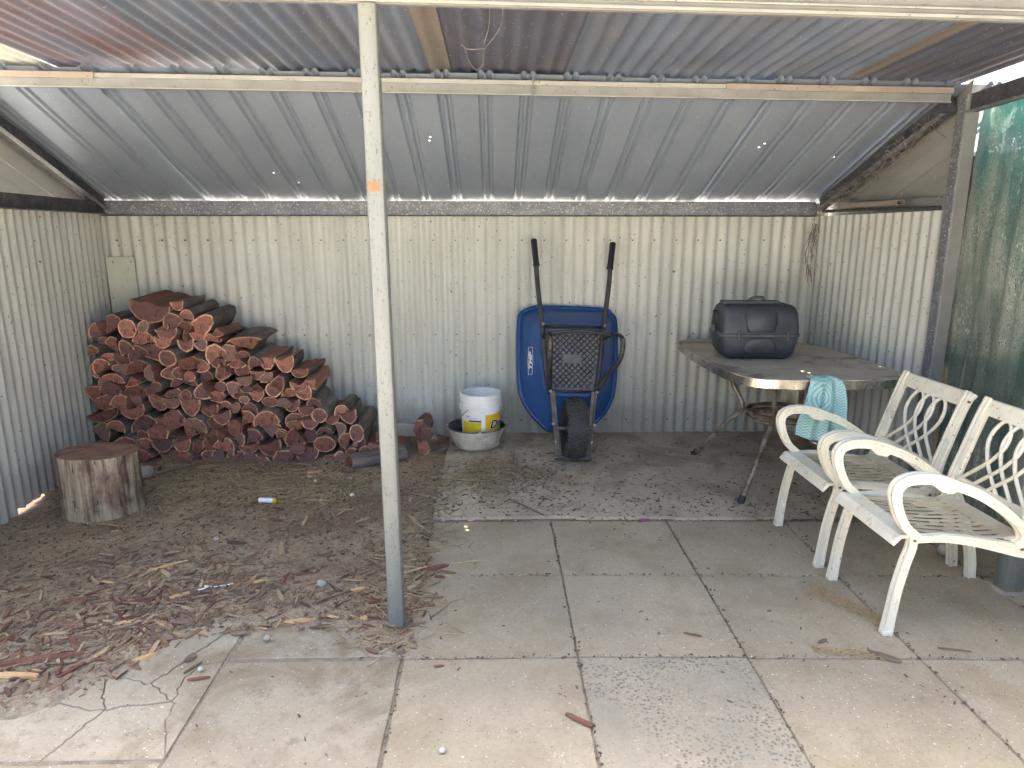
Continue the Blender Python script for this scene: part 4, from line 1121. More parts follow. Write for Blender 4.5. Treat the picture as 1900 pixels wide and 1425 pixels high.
# tray: underside faces the camera (-y local); z runs up the frame
def tray_loop(y, top, bot, ht, hb, r, n=40):
    """rounded outline in x-z, wider at the top, tapering nose"""
    pts = []
    ctrl = [(-ht + r, top), (ht - r, top), (ht - r * .3, top - r * .3), (ht, top - r), (ht * 0.985, bot + (top - bot) * .42), (hb + (ht - hb) * .72, bot + (top - bot) * .20), (hb + .02, bot + .035), (hb - .05, bot), (-hb + .05, bot), (-hb - .02, bot + .035), (-hb - (ht - hb) * .72, bot + (top - bot) * .20), (-ht * 0.985, bot + (top - bot) * .42), (-ht, top - r), (-ht + r * .3, top - r * .3)]
    sp = spline(ctrl + [ctrl[0]], 4)[:-1]
    return [(p.x, y, p.y) for p in (Vector((q[0], q[1])) for q in sp)]
b = MB()
Lp = [tray_loop(0.025, 0.915, 0.43, 0.215, 0.155, 0.05), tray_loop(0.06, 0.945, 0.40, 0.235, 0.155, 0.06), tray_loop(0.14, 1.005, 0.31, 0.285, 0.15, 0.09), tray_loop(0.205, 1.05, 0.225, 0.325, 0.145, 0.11),
      tray_loop(0.222, 1.058, 0.215, 0.332, 0.145, 0.115), tray_loop(0.224, 1.068, 0.205, 0.345, 0.15, 0.12), tray_loop(0.205, 1.074, 0.198, 0.350, 0.152, 0.122), tray_loop(0.232, 1.078, 0.195, 0.353, 0.153, 0.123)]
b.loops(Lp, True, (True, False))
b.build('tray', 'tray_blue', wbr, smooth=True, angle=40)
b = MB()       # moulded ribs under the rim
for q in range(len(Lp[0])):
    if q % 6 == 3:
        a, c = Vector(Lp[4][q]), Vector(Lp[6][q])
        b.tube([a + Vector((0, -.004, 0)), c + Vector((0, -.004, 0))], 0.004, 6)
o = b.build('rim_ribs', 'tray_blue', wbr); o['kind'] = 'stuff'
b = MB(); b.loops([[(x_ * (1 + (z_ - .43) * .75) , y_, z_) for x_, z_ in ((-.142, .455), (.142, .455), (.148, .87), (-.148, .87))] for y_ in (0.024, 0.016)], True, (True, True))
pl = b.build('bottom_plate', 'plate', wbr, bevel=0.003)
b = MB()
def clipd(x_, z_): return abs(x_) < 0.125 + (z_ - .47) * .20 and 0.475 < z_ < 0.855
for sgn in (1, -1):
    for k in range(-16, 34):
        seg = []
        for q in range(60):
            z_ = 0.47 + 0.40 * q / 59; x_ = sgn * (z_ - 0.47) + k * 0.040 - 0.2 * (sgn > 0) - 0.0
            inside = clipd(x_, z_) and not (abs(x_ - .0) < 0.06 and 0.64 < z_ < 0.70)
            if inside: seg.append((x_, 0.0145, z_))
            elif len(seg) > 1: b.tube(seg[::max(1, len(seg) - 1)] if len(seg) > 1 else seg, 0.0036, 4); seg = []
            else: seg = []
        if len(seg) > 1: b.tube([seg[0], seg[-1]], 0.0036, 4)
o = b.build('diamond_tread', 'black_paint', pl); o['kind'] = 'stuff'
rail_c = [(0.107, 0.03), (0.136, 0.24), (0.150, 0.43), (0.178, 0.60), (0.205, 0.89), (0.238, 1.15), (0.262, 1.46)]
for s_ in (-1, 1):
    rl = MB(); rl.tube(spline([(s_ * x_, -0.012, z_) for x_, z_ in rail_c[2:6]] + [(s_ * 0.258, -0.012, 1.40)], 4), 0.0165, 10)
    rl.build('handle_rail', 'black_paint', wbr, smooth=True)
    g_ = MB(); g_.tube([(s_ * 0.2475, -0.012, 1.285), (s_ * 0.249, -0.012, 1.298), (s_ * 0.2495, -0.012, 1.303), (s_ * 0.268, -0.012, 1.462), (s_ * 0.2682, -0.012, 1.470)], [0.0235, 0.0235, 0.0205, 0.0215, 0.016], 14)
    g_.build('grip', 'grip', wbr, smooth=True, angle=40)
    f_ = MB(); f_.beam((s_ * 0.150, -0.035, 0.45), (s_ * 0.107, -0.035, 0.03), 0.008, 0.034, (0, -1, 0)); f_.beam((s_ * 0.150 - s_ * .016, -0.035, 0.45), (s_ * 0.107 - s_ * .016, -0.035, 0.03), 0.026, 0.004, (0, -1, 0))
    f_.build('wheel_fork', 'worn_steel', wbr, bevel=0.0015)
    lg = MB(); P = [p + Vector((0.19 * (-p.y - .035), 0, 0)) for p in spline([(s_ * 0.200, -0.035, 0.80), (s_ * 0.214, -0.15, 0.812), (s_ * 0.228, -0.245, 0.775), (s_ * 0.228, -0.262, 0.70), (s_ * 0.216, -0.225, 0.615), (s_ * 0.184, -0.12, 0.54), (s_ * 0.158, -0.036, 0.455)], 6)]
    lg.tube(P, 0.0175, 10, flat=0.62); lo = lg.build('leg', 'black_paint', wbr, smooth=True)
    wr = MB(); wr.tube([p + Vector((0, -.0022, 0)) for p in P[14:21]], 0.0168, 10, flat=0.62); wr.build('rubbed_patch', 'worn_steel', lo, smooth=True)
    bl = MB()
    for q in ((s_ * 0.203, 0.885), (s_ * 0.152, 0.445), (s_ * 0.133, 0.235), (s_ * 0.116, 0.12)):
        bl.tube([(q[0], -0.025, q[1]), (q[0], -0.062, q[1])], 0.009, 6)
    bo = bl.build('bolts', 'wire', wbr); bo['kind'] = 'stuff'
b = MB(); b.tube(spline([(-0.185, -0.15, 0.805), (-0.08, -0.165, 0.815), (0.02, -0.17, 0.822), (0.12, -0.165, 0.815), (0.23, -0.15, 0.805)], 5), 0.011, 8); b.build('leg_brace', 'black_paint', wbr, smooth=True)
for z_, r_ in ((0.885, 0.018), (0.452, 0.014)):
    b = MB(); b.tube([(-0.2 + (0.9 - z_) * .11, -0.006, z_), (0.2 - (0.9 - z_) * .11, -0.006, z_)], r_, 8, flat=0.6); b.build('cross_bar', 'black_paint', wbr, smooth=True)
b = MB(); b.beam((-0.115, -0.04, 0.012), (0.115, -0.04, 0.012), 0.06, 0.010); b.beam((-0.107, -0.065, 0.02), (0.107, -0.065, 0.02), 0.008, 0.03); b.build('nose_bar', 'black_paint', wbr, bevel=0.003)
# wheel
WC = Vector((0.005, -0.055, 0.208))
wheel = MB(); wheel.tube([WC + Vector((-0.118, 0, 0)), WC + Vector((0.118, 0, 0))], 0.011, 10)
wh = wheel.build('axle', 'worn_steel', wbr, smooth=True, angle=40)
ty = MB(); ls = []; NT_ = 64
prof = [(0.100, -.052), (0.135, -.062), (0.162, -.067), (0.178, -.064), (0.187, -.040), (0.190, 0), (0.187, .040), (0.178, .064), (0.162, .067), (0.135, .062), (0.100, .052)]
for r_, x_ in prof:
    ls.append([(WC.x + x_, WC.y + r_ * math.cos(2 * math.pi * k / NT_), WC.z + r_ * math.sin(2 * math.pi * k / NT_)) for k in range(NT_)])
ty.loops(ls, True, (False, False)); tyre = ty.build('tyre', 'rubber', wbr, smooth=True)
td = MB(); NB = 42
for k in range(NB):
    for q in range(5):
        a = 2 * math.pi * (k + 0.5 * (q % 2)) / NB
        x_ = (q - 2) * 0.0262; r_ = 0.189 - 0.008 * (abs(q - 2) / 2) ** 2
        rot_ = Matrix.Rotation(a - math.pi / 2, 3, 'X')
        cc = Vector((x_, r_ * math.cos(a), r_ * math.sin(a)))
        hw_, hl_, hh_ = 0.0112, 0.0092, 0.0075
        # chevron block
        base = [(-hw_, -hl_), (0, -hl_ * 1.5), (hw_, -hl_), (hw_, hl_ * .8), (0, hl_ * .35), (-hw_, hl_ * .8)]
        tiltx = Matrix.Rotation((2 - q) * 0.12, 3, 'Y')
        lo_ = [WC + cc + rot_ @ (tiltx.transposed() @ Vector((u_, v_, 0))) for u_, v_ in base]
        hi_ = [WC + cc + rot_ @ (tiltx.transposed() @ Vector((u_ * .9, v_ * .9, hh_))) for u_, v_ in base]
        td.loops([lo_, hi_], True, (False, True))
o = td.build('tread_blocks', 'rubber', tyre); o['kind'] = 'stuff'
rm = MB()
for s_ in (-1, 1):
    rm.loops([[(WC.x + s_ * x_, WC.y + r_ * math.cos(2 * math.pi * k / 32), WC.z + r_ * math.sin(2 * math.pi * k / 32)) for k in range(32)] for r_, x_ in ((0.108, .050), (0.100, .046), (0.085, .030), (0.04, .030), (0.03, .06), (0.012, .06))], True, (False, False))
rm.build('rim', 'black_paint', wbr, smooth=True, angle=35)
# maker's mark on the left flank of the tray
def flank(u_, v_, lift):
    """u along the tray height, v across the flank; sits on the sloping left side"""
    A0, A1 = Vector((-0.247, 0.075, 0)), Vector((-0.282, 0.135, 0))
    p = A0.lerp(A1, 0.5 + v_ / 0.07)
    nrm = Vector((-(A1 - A0).y, (A1 - A0).x, 0)).normalized()
    if nrm.y > 0: nrm = -nrm
    return Vector((p.x, p.y, 0.665 + u_)) + nrm * lift
vs_, fs = text_mesh('TMP', 0.058, 0.3, 0.0022)
wx = max(v.x for v in vs_); wy = max(v.y for v in vs_)
b = MB(); b.add([flank((v.x - wx / 2) * 1.08, (v.y - wy / 2) * 0.78, 0.004 + v.z) for v in vs_], fs)
mk = b.build('maker_lettering', 'white_print', wbr)
b = MB()
fr = [(-.092, -.022), (-.06, -.022), (.0, -.028), (.06, -.022), (.092, -.022), (.092, .022), (.06, .022), (0, .028), (-.06, .022), (-.092, .022)]
b.tube([flank(u_, v_, 0.0035) for u_, v_ in fr], 0.0016, 4, closed=True)
b.build('mark_outline', 'white_print', wbr)

# ---------------------------------------------------------------- pan and bucket
PX, PY = -0.128, 4.472
pan = thing('metal_pan', 'dented aluminium pan with wire handle on the concrete by the back wall', 'pan', (PX, PY, 0.008))
def dent(a, z): return 1 + 0.018 * mnoise.noise(Vector((math.cos(a) * 3.2, math.sin(a) * 3.2, z * 14))) + 0.010 * mnoise.noise(Vector((math.cos(a) * 7, math.sin(a) * 7, z * 30)))
b = MB(); b.lathe([(0.02, 0.003), (0.11, 0.002), (0.132, 0.006), (0.146, 0.02), (0.158, 0.045), (0.172, 0.08), (0.184, 0.115), (0.193, 0.145), (0.197, 0.152)], 64, fn=dent); b.build('bowl', 'pan', pan, smooth=True)
b = MB(); b.lathe([(0.194, 0.152), (0.188, 0.143), (0.178, 0.112), (0.165, 0.076), (0.15, 0.042), (0.135, 0.018), (0.10, 0.012), (0.02, 0.012)], 48, fn=dent); b.build('inside', 'pan_inside', pan, smooth=True)
b = MB(); b.tube([(0.1965 * dent(2 * math.pi * k / 48, .15) * math.cos(2 * math.pi * k / 48), 0.1965 * dent(2 * math.pi * k / 48, .15) * math.sin(2 * math.pi * k / 48), 0.153) for k in range(48)], 0.0042, 8, closed=True); b.build('rolled_rim', 'pan_inside', pan, smooth=True)
for a_ in (-82, 178):
    b = MB(); c_ = Vector((0.197 * math.cos(R(a_)), 0.197 * math.sin(R(a_)), 0.135)); tn = Vector((-math.sin(R(a_)), math.cos(R(a_)), 0)); nn = Vector((math.cos(R(a_)), math.sin(R(a_)), 0))
    b.loops([[c_ + tn * u_ + Vector((0, 0, w_)) + nn * q_ for u_, w_ in ((-.024, .0), (-.018, -.012), (.018, -.012), (.024, 0), (.010, .008), (.008, .024), (-.008, .024), (-.010, .008))] for q_ in (-0.006, 0.004)], True, (True, True))
    ear = b.build('handle_ear', 'pan', pan, bevel=0.001)
b = MB()
hp = [(0.03, -0.197, 0.160), (0.07, -0.175, 0.157), (0.13, -0.16, 0.160), (0.19, -0.11, 0.168), (0.225, -0.04, 0.182), (0.215, 0.03, 0.19), (0.16, 0.06, 0.19), (0.08, 0.10, 0.178)]
b.tube(spline([(0.0, -0.20, 0.163)] + hp, 6), 0.0035, 6); b.build('bail_handle', 'wire', pan, smooth=True)

BX, BY, BZ = -0.096, 4.482, 0.024
bk_ = thing('plastic_bucket', 'white plastic bucket with yellow label standing inside the metal pan', 'bucket', (BX, BY, BZ))
bk_.scale = (0.965, 0.965, 0.965)
b = MB()
prof = [(0.128, 0.0), (0.131, 0.004), (0.138, 0.20), (0.141, 0.268), (0.1515, 0.270), (0.1525, 0.298), (0.1435, 0.302), (0.1435, 0.318), (0.148, 0.320), (0.148, 0.328), (0.144, 0.330), (0.144, 0.345), (0.1485, 0.347), (0.1485, 0.355), (0.1445, 0.357), (0.1445, 0.372), (0.149, 0.376), (0.149, 0.382), (0.142, 0.384), (0.139, 0.360), (0.135, 0.20), (0.126, 0.006), (0.02, 0.005)]
b.lathe(prof, 56); b.build('pail', 'bucket', bk_, smooth=True, angle=38)
def wrapr(z): return 0.1315 + (0.0065 if z < .2 else 0.0065 + (z - .2) * .044) * min(1, z / 0.2)
def curved(name, mat, a0, a1, z0, z1, lift, parent=bk_, skew=0.0):
    b = MB(); n = 18; vs_ = []
    for j in range(5):
        for i in range(n + 1):
            f = i / n; a = R(a0 + (a1 - a0) * f); z = z0 + (z1 - z0) * j / 4 + skew * f * (j / 4)
            r_ = wrapr(z) + lift
            vs_.append((r_ * math.sin(a), -r_ * math.cos(a), z))
    b.add(vs_, [(j * (n + 1) + i, j * (n + 1) + i + 1, (j + 1) * (n + 1) + i + 1, (j + 1) * (n + 1) + i) for j in range(4) for i in range(n)])
    return b.build(name, mat, parent, smooth=True)
curved('warning_panel', 'yellow_print', -62, 2, 0.10, 0.195, 0.0012)
curved('warning_header', 'navy_print', -36, 2, 0.197, 0.208, 0.0012)
lab_ = curved('brand_panel', 'yellow', 14, 100, 0.122, 0.245, 0.0012, skew=0.008)
curved('black_strip', 'black_print', 14, 100, 0.090, 0.120, 0.0012)
curved('strip_print', 'white_print', 34, 84, 0.099, 0.112, 0.0018)
for off_, mt_, lf in ((0.0052, 'white_print', 0.0018), (0.0020, 'navy_print', 0.0026)):
    vs_, fs = text_mesh('Driv', 0.090, 0.28, off_)
    b = MB(); pts = []
    for v in vs_:
        a = R(27) + v.x * 0.90 / 0.138; z = 0.150 + v.y * 0.86 + 0.010 * v.x
        r_ = wrapr(z) + lf + v.z
        pts.append((r_ * math.sin(a), -r_ * math.cos(a), z))
    b.add(pts, fs); b.build('brand_lettering' if mt_ == 'navy_print' else 'lettering_outline', mt_, lab_)
for k, (a0, a1, z) in enumerate(((-46, -32, .236), (-46, -12, .226), (-46, -8, .219))):
    curved('fine_print_line', 'navy_print' if k == 0 else 'pan_inside', a0, a1, z - (.0035 if k == 0 else .0012), z, 0.0012)
b = MB(); b.tube(spline([(-0.085, -0.128, 0.285), (-0.118, -0.112, 0.25), (-0.145, -0.075, 0.21), (-0.152, -0.03, 0.185), (-0.150, 0.0, 0.18)], 6), 0.0028, 6); b.build('wire_handle', 'wire', bk_, smooth=True)

# concrete offcut against the wall, wood scrap
t = thing('concrete_offcut', 'pale concrete offcut leaning against the wall behind the post', 'slab', (-0.64, 4.68, 0.0))
b = MB(); oc_ = [(-0.26, -0.01), (0.235, -0.01), (0.20, 0.045), (0.165, 0.085), (0.155, 0.125), (-0.1, 0.122), (-0.25, 0.118)]
b.loops([[(x_, y_ + 0.12 * 0 - z_ * 0.1, z_) for x_, z_ in oc_] for y_ in (0.035, -0.03)], True, (True, True)); b.build('slab', 'offcut', t, bevel=0.006)

# ---------------------------------------------------------------- table
tb = thing('dining_table', 'old laminate table with chrome edge band and tube legs in the right corner', 'table', (1.72, 3.95, 0), world=True)
out_ = [(1.262, 4.55), (1.31, 4.665), (1.45, 4.70), (1.75, 4.69), (2.02, 4.63), (2.115, 4.50), (2.16, 4.2), (2.185, 3.85), (2.185, 3.55), (2.15, 3.40), (2.03, 3.325), (1.85, 3.305), (1.65, 3.305), (1.45, 3.325), (1.325, 3.385), (1.265, 3.52), (1.238, 3.80), (1.235, 4.2)]
sp = spline([(x_, y_, 0) for x_, y_ in out_ + out_[:1]], 5)[:-1]
ctr = Vector((1.70, 3.98, 0))
b = MB(); b.loops([[(p.x, p.y, z_) for p in sp] for z_ in (0.668, 0.712)], True, (True, False)); b.build('edge_band', 'band', tb, smooth=True, angle=50)
b = MB(); b.loops([[(ctr.x + (p.x - ctr.x) * .997, ctr.y + (p.y - ctr.y) * .997, z_) for p in sp] for z_ in (0.70, 0.7165)], True, (False, True)); b.build('laminate_top', 'laminate', tb, bevel=0.0015)
b = MB()
for k, p in enumerate(sp):
    if k % 3 == 0:
        q = ctr + (p - ctr) * 1.0012
        for z_ in (0.675, 0.705): b.box((q.x, q.y, z_), (0.005, 0.005, 0.004))
o = b.build('band_pins', 'steel_black', tb); o['kind'] = 'stuff'
RC = Vector((1.715, 3.86, 0.385))
for z_ in (0.405, 0.372):
    b = MB(); b.tube([(RC.x + 0.195 * math.cos(2 * math.pi * k / 40), RC.y + 0.195 * math.sin(2 * math.pi * k / 40), z_ + 0.0) for k in range(40)], 0.0125, 8, closed=True); b.build('leg_ring', 'table_leg', tb, smooth=True)
for top_, kn, ft in (((1.44, 4.13), (1.525, 3.985), (1.322, 4.265)), ((1.545, 3.60), (1.60, 3.70), (1.342, 3.435)), ((1.90, 3.58), (1.845, 3.72), (2.06, 3.40)), ((1.97, 4.15), (1.88, 3.98), (2.10, 4.28))):
    b = MB(); b.tube(spline([(top_[0], top_[1], 0.668), (top_[0] * .5 + kn[0] * .5, top_[1] * .5 + kn[1] * .5, 0.53), (kn[0], kn[1], 0.40), (kn[0] * .72 + ft[0] * .28, kn[1] * .72 + ft[1] * .28, 0.30), (kn[0] * .2 + ft[0] * .8, kn[1] * .2 + ft[1] * .8, 0.085), (ft[0], ft[1], 0.012)], 6), 0.0145, 10)
    lg = b.build('leg', 'table_leg', tb, smooth=True)
    b = MB(); b.tube([(ft[0] * .94 + kn[0] * .06, ft[1] * .94 + kn[1] * .06, 0.038), (ft[0], ft[1], 0.010), (ft[0], ft[1], 0.006)], [0.0175, 0.019, 0.017], 10); b.build('rubber_foot', 'rubber', tb, smooth=True, angle=40)
b = MB()
b.tube([RC + Vector((-.19, .03, .02)), RC + Vector((.19, -.05, .02))], 0.011, 8); b.build('cross_tube', 'table_leg', tb, smooth=True)
b = MB()
b.tube([RC + Vector((-.09, -.17, .0)), RC + Vector((.1, .17, .0))], 0.011, 8); b.build('cross_tube', 'table_leg', tb, smooth=True)

# black case on the table
cs_ = thing('plastic_case', 'black moulded plastic carry case standing on the table', 'case', (1.565, 4.02, 0.7175), (0, 0, R(-4)))
def rr_loop(z, hw, hd, r, cx=0, cy=0): return [(x_ + cx, y_ + cy, z) for x_, y_ in rrect(hw, hd, r, 6)]
b = MB(); b.loops([rr_loop(0.0, 0.172, 0.108, .03), rr_loop(0.010, 0.188, 0.124, .034), rr_loop(0.045, 0.209, 0.140, .036), rr_loop(0.10, 0.221, 0.148, .036), rr_loop(0.138, 0.226, 0.151, .036)], True, (True, True)); b.build('lower_shell', 'case', cs_, smooth=True, angle=50)
b = MB(); b.loops([rr_loop(0.152, 0.226, 0.151, .036), rr_loop(0.20, 0.225, 0.147, .036), rr_loop(0.268, 0.219, 0.134, .034), rr_loop(0.300, 0.209, 0.120, .032), rr_loop(0.314, 0.194, 0.102, .03), rr_loop(0.319, 0.176, 0.084, .03)], True, (True, True)); b.build('lid', 'case', cs_, smooth=True, angle=42)
b = MB(); b.loops([rr_loop(0.134, 0.230, 0.155, .054), rr_loop(0.140, 0.236, 0.161, .056), rr_loop(0.150, 0.236, 0.161, .056), rr_loop(0.156, 0.230, 0.155, .054)], True, (True, True)); b.build('belt_ridge', 'tray_dark', cs_, smooth=True, angle=30)
def bulge(name, prof_, mat='case'):
    b = MB(); b.loops([[(x_ * s_, y_ - dy, z_ if s_ == 1 else zc + (z_ - zc) * s_) for x_, z_, y_ in pr] for s_, dy, zc, pr in prof_], True, (False, True)); return b.build(name, mat, cs_, smooth=True, angle=60)
def face_y(z): return -(0.151 - (z - .152) * .10 if z < .2 else 0.146 - (z - .2) * .235 if z < .27 else .130 - (z - .27) * .6)
pu = [(-.082, .298), (-.095, .27), (-.094, .22), (-.078, .162), (.078, .162), (.094, .22), (.095, .27), (.082, .298)]
pr = [(x_, z_, face_y(z_)) for x_, z_ in pu]
bulge('lid_panel', [(1, -0.004, .23, pr), (.94, .010, .23, pr), (.86, .014, .23, pr)])
pd = [(-.062, .130), (-.088, .100), (-.100, .065), (-.080, .036), (.080, .036), (.100, .065), (.088, .100), (.062, .130)]
pr2 = [(x_, z_, -(0.140 + (z_ - .045) * .12)) for x_, z_ in pd]
bulge('base_panel', [(1, -0.004, .085, pr2), (.94, .008, .085, pr2), (.86, .011, .085, pr2)])
b = MB(); b.box((-.03, 0.01, 0.323), (0.335, 0.10, 0.022)); b.build('top_plate', 'tray_dark', cs_, bevel=0.004)
b = MB(); b.tube(spline([(-0.045, 0.0, 0.330), (-0.03, 0, 0.345), (0.0, 0, 0.354), (0.03, 0, 0.354), (0.045, 0, 0.350), (0.045, 0, 0.330)], 4), 0.014, 8, flat=0.6); b.build('handle', 'tray_dark', cs_, smooth=True)
for x_ in (-0.13, 0.15):
    b = MB(); b.box((x_, -0.163, 0.146), (0.014, 0.012, 0.052)); b.build('latch', 'tray_dark', cs_, bevel=0.003)
b = MB(); b.box((-0.222, 0.02, 0.235), (0.02, 0.07, 0.075), Matrix.Rotation(R(-10), 3, 'Y')); b.build('side_grip', 'black_print', cs_, bevel=0.004)
b = MB(); b.box((-0.238, 0.02, 0.172), (0.016, 0.05, 0.04)); b.build('side_hinge', 'tray_dark', cs_, bevel=0.003)

# towel over the table edge
tw = thing('hand_towel', 'teal patterned hand towel draped over the table edge', 'towel', (1.67, 3.30, 0.70), world=True)
b = MB(); NU, NV = 46, 60; vs_ = []; uvs = []
for j in range(NV + 1):
    v = j / NV                     # 0 on the table top, 1 at the hem
    for i in range(NU + 1):
        u = i / NU
        s_ = v * 0.335 - 0.07       # arc length past the edge
        wid = 0.15 + 0.065 * max(0, min(1, (s_ + .02) / .25))
        x = 1.675 + (u - 0.5) * wid - 0.045 * max(0, s_) / .3 * (1 - u) + 0.008 * nz(v * 3, 2, 1)
        fold = 0.013 * math.sin(u * 17 + 1.2 * v) * (0.4 + 0.6 * min(1, abs(s_) / .1)) + 0.012 * math.sin(u * 7.5 + 2) + 0.004 * nz(u * 9, v * 9, 1)
        if s_ < 0:
            y = 3.297 - s_ * 0.8 + 0.01 * nz(u * 4, 1, 1); z = 0.727 + 0.012 * abs(math.sin(u * 6 + .5)) * min(1, -s_ / .03) * math.sin(math.pi * min(1, u * 1.0)) + 0.002 * math.sin(u * 17) + 0.004 * nz(u * 8, v * 12, 2)
        else:
            k = min(1, s_ / 0.03)
            y = 3.297 - 0.028 * k + fold * k - 0.03 * (s_ / .3); z = 0.722 - max(0, s_ - 0.008) + (0.05 * (u - .5) * s_ / .3) - 0.055 * (u > .35) * 0 - 0.050 * s_ / .3 * min(1, u / .4)
        vs_.append((x, y, z)); uvs.append((u, 1 - v))
w = NU + 1
b.add(vs_, [(j * w + i, (j + 1) * w + i, (j + 1) * w + i + 1, j * w + i + 1) for j in range(NV) for i in range(NU)])
to = b.build('terry_cloth', 'towel', tw, smooth=True)
ul = to.data.uv_layers.new(name='UVMap')
for lp in to.data.loops: ul.data[lp.index].uv = uvs[lp.vertex_index]
sm = to.modifiers.new('thickness', 'SOLIDIFY'); sm.thickness = 0.004

# ---------------------------------------------------------------- chairs
def make_chair(label, loc, wdt, rz=0.0):
    """local x runs from front to back, y across; legs at y=0 (near) and y=wdt (far)"""
    t = thing('garden_chair', label, 'chair', loc, (0, 0, rz), 'cream cast metal garden chairs')
    for y in (0.0, wdt):
        pt = lambda L: [(x_, y, z_) for x_, z_ in L]
        leg = spline(pt([(0.004, 0.0), (0.0125, 0.10), (0.022, 0.19), (0.040, 0.29), (0.053, 0.345), (0.054, 0.40)]), 5)
        b = MB(); b.sweep(leg, [0.033 - 0.006 * k / len(leg) if k > 2 else 0.036 for k in range(len(leg))], 0.030); b.build('front_leg', 'chair', t)
        arm = spline(pt([(0.072, 0.385), (0.050, 0.402), (0.018, 0.432), (-0.012, 0.486), (-0.029, 0.545), (-0.020, 0.583), (0.010, 0.602), (0.05, 0.608), (0.11, 0.603), (0.185, 0.580), (0.265, 0.547), (0.345, 0.500), (0.415, 0.445), (0.452, 0.400), (0.452, 0.365), (0.425, 0.350)]), 5)
        nA = len(arm)
        b = MB(); b.sweep(arm, [0.030 + 0.008 * math.sin(math.pi * min(1, max(0, (k / nA - .15) / .6))) for k in range(nA)], 0.033); b.build('armrest', 'chair', t)
        b = MB(); b.loops([[(x_, y + q_, z_) for x_, z_ in ((0.095, .592), (0.15, .585), (0.20, .565), (0.175, .548), (0.135, .556), (0.11, .575))] for q_ in (-.009, .009)], True, (True, True)); b.build('arm_bracket', 'chair', t, bevel=0.003)
        rail = spline(pt([(0.055, 0.378), (0.15, 0.382), (0.25, 0.372), (0.35, 0.352), (0.43, 0.335), (0.475, 0.330)]), 5)
        b = MB(); b.sweep(rail, [0.026 + 0.036 * (k / len(rail)) ** 2 for k in range(len(rail))], 0.024); b.build('side_rail', 'chair', t)
        rear = spline(pt([(0.605, 0.0), (0.592, 0.10), (0.562, 0.21), (0.515, 0.32), (0.478, 0.40), (0.474, 0.46), (0.498, 0.55), (0.530, 0.66), (0.558, 0.745), (0.580, 0.788)]), 5)
        nR = len(rear)
        b = MB(); b.sweep(rear, [0.034 + 0.012 * math.exp(-((k / nR - .45) / .15) ** 2) if k < nR - 3 else 0.040 for k in range(nR)], 0.030); b.build('back_upright', 'chair', t)
        b = MB()
        sd = -1 if y == 0 else 1
        for q in ((0.055, 0.378), (0.45, 0.34), (0.563, 0.752)): b.tube([(q[0], y + sd * .010, q[1]), (q[0], y + sd * 0.0185, q[1])], 0.0055, 8)
        o = b.build('bolts', 'bolt', t); o['kind'] = 'stuff'
        b = MB(); b.box((0.004, y, 0.010), (0.038, 0.034, 0.020)); b.build('foot', 'chair', t, bevel=0.004)
    # seat
    zs = lambda x: 0.392 + 0.02 * ((x - .2) / .25) ** 2 - 0.035 * (x / .45)
    b = MB(); 
    b.loops([[(x_, y_, z_) for x_, z_ in ((-0.018, .358), (-0.004, .380), (0.010, .394), (0.075, .396), (0.075, .384), (0.014, .380), (0.004, .368), (-0.010, .352))] for y_ in (-0.005, wdt + 0.005)], True, (True, True)); b.build('seat_front', 'chair', t, bevel=0.002)
    b = MB(); b.loops([[(x_, y_, zs(x_) + q_) for x_, q_ in ((.40, 0), (.465, 0.006), (.465, -.008), (.40, -.012))] for y_ in (0.01, wdt - 0.01)], True, (True, True)); b.build('seat_back', 'seat', t, bevel=0.002)
    n = 11
    for k in range(n):
        y_ = 0.022 + (wdt - 0.044) * k / (n - 1)
        b = MB(); b.loops([[(x_, y_ + q, zs(x_) + dz_) for q, dz_ in ((-.0108, 0), (.0108, 0), (.0095, -.0035), (-.0095, -.0035))] for x_ in (.07, .13, .19, .25, .31, .37, .405)], True, (True, True)); b.build('slat', 'seat', t, bevel=0.0015)
    for x_, sel in ((0.155, 0), (0.235, 1), (0.32, 0)):
        for k in range(n - 1):
            if (k + sel) % 2: continue
            y_ = 0.022 + (wdt - 0.044) * (k + .5) / (n - 1)
            b = MB(); b.box((x_, y_, zs(x_) - .0025), (0.030, 0.018, 0.004)); b.build('slat_bridge', 'seat', t)
    # back
    def bk_pt(y_, f):               # f 0 at seat, 1 at top
        z_ = 0.44 + 0.345 * f; x_ = 0.474 + 0.105 * max(f, 0.0) ** 1.25
        return Vector((x_, y_, z_))
    b = MB(); b.loops([[bk_pt(y_, .99) + Vector((-.008, 0, 0.006)), bk_pt(y_, .99) + Vector((.008, 0, 0.006)), bk_pt(y_, .83) + Vector((.008, 0, 0)), bk_pt(y_, .83) + Vector((-.008, 0, 0))] for y_ in (0.012, wdt * .3, wdt * .7, wdt - 0.012)], True, (True, True)); b.build('top_rail', 'chair', t, bevel=0.003)
    b = MB(); b.loops([[bk_pt(y_, .06) + Vector((-.007, 0, 0.01)), bk_pt(y_, .06) + Vector((.007, 0, 0.01)), bk_pt(y_, -.01) + Vector((.007, 0, 0)), bk_pt(y_, -.01) + Vector((-.007, 0, 0))] for y_ in (0.012, wdt - 0.012)], True, (True, True)); b.build('lower_rail', 'chair', t, bevel=0.003)
    s_ = wdt * 0.235
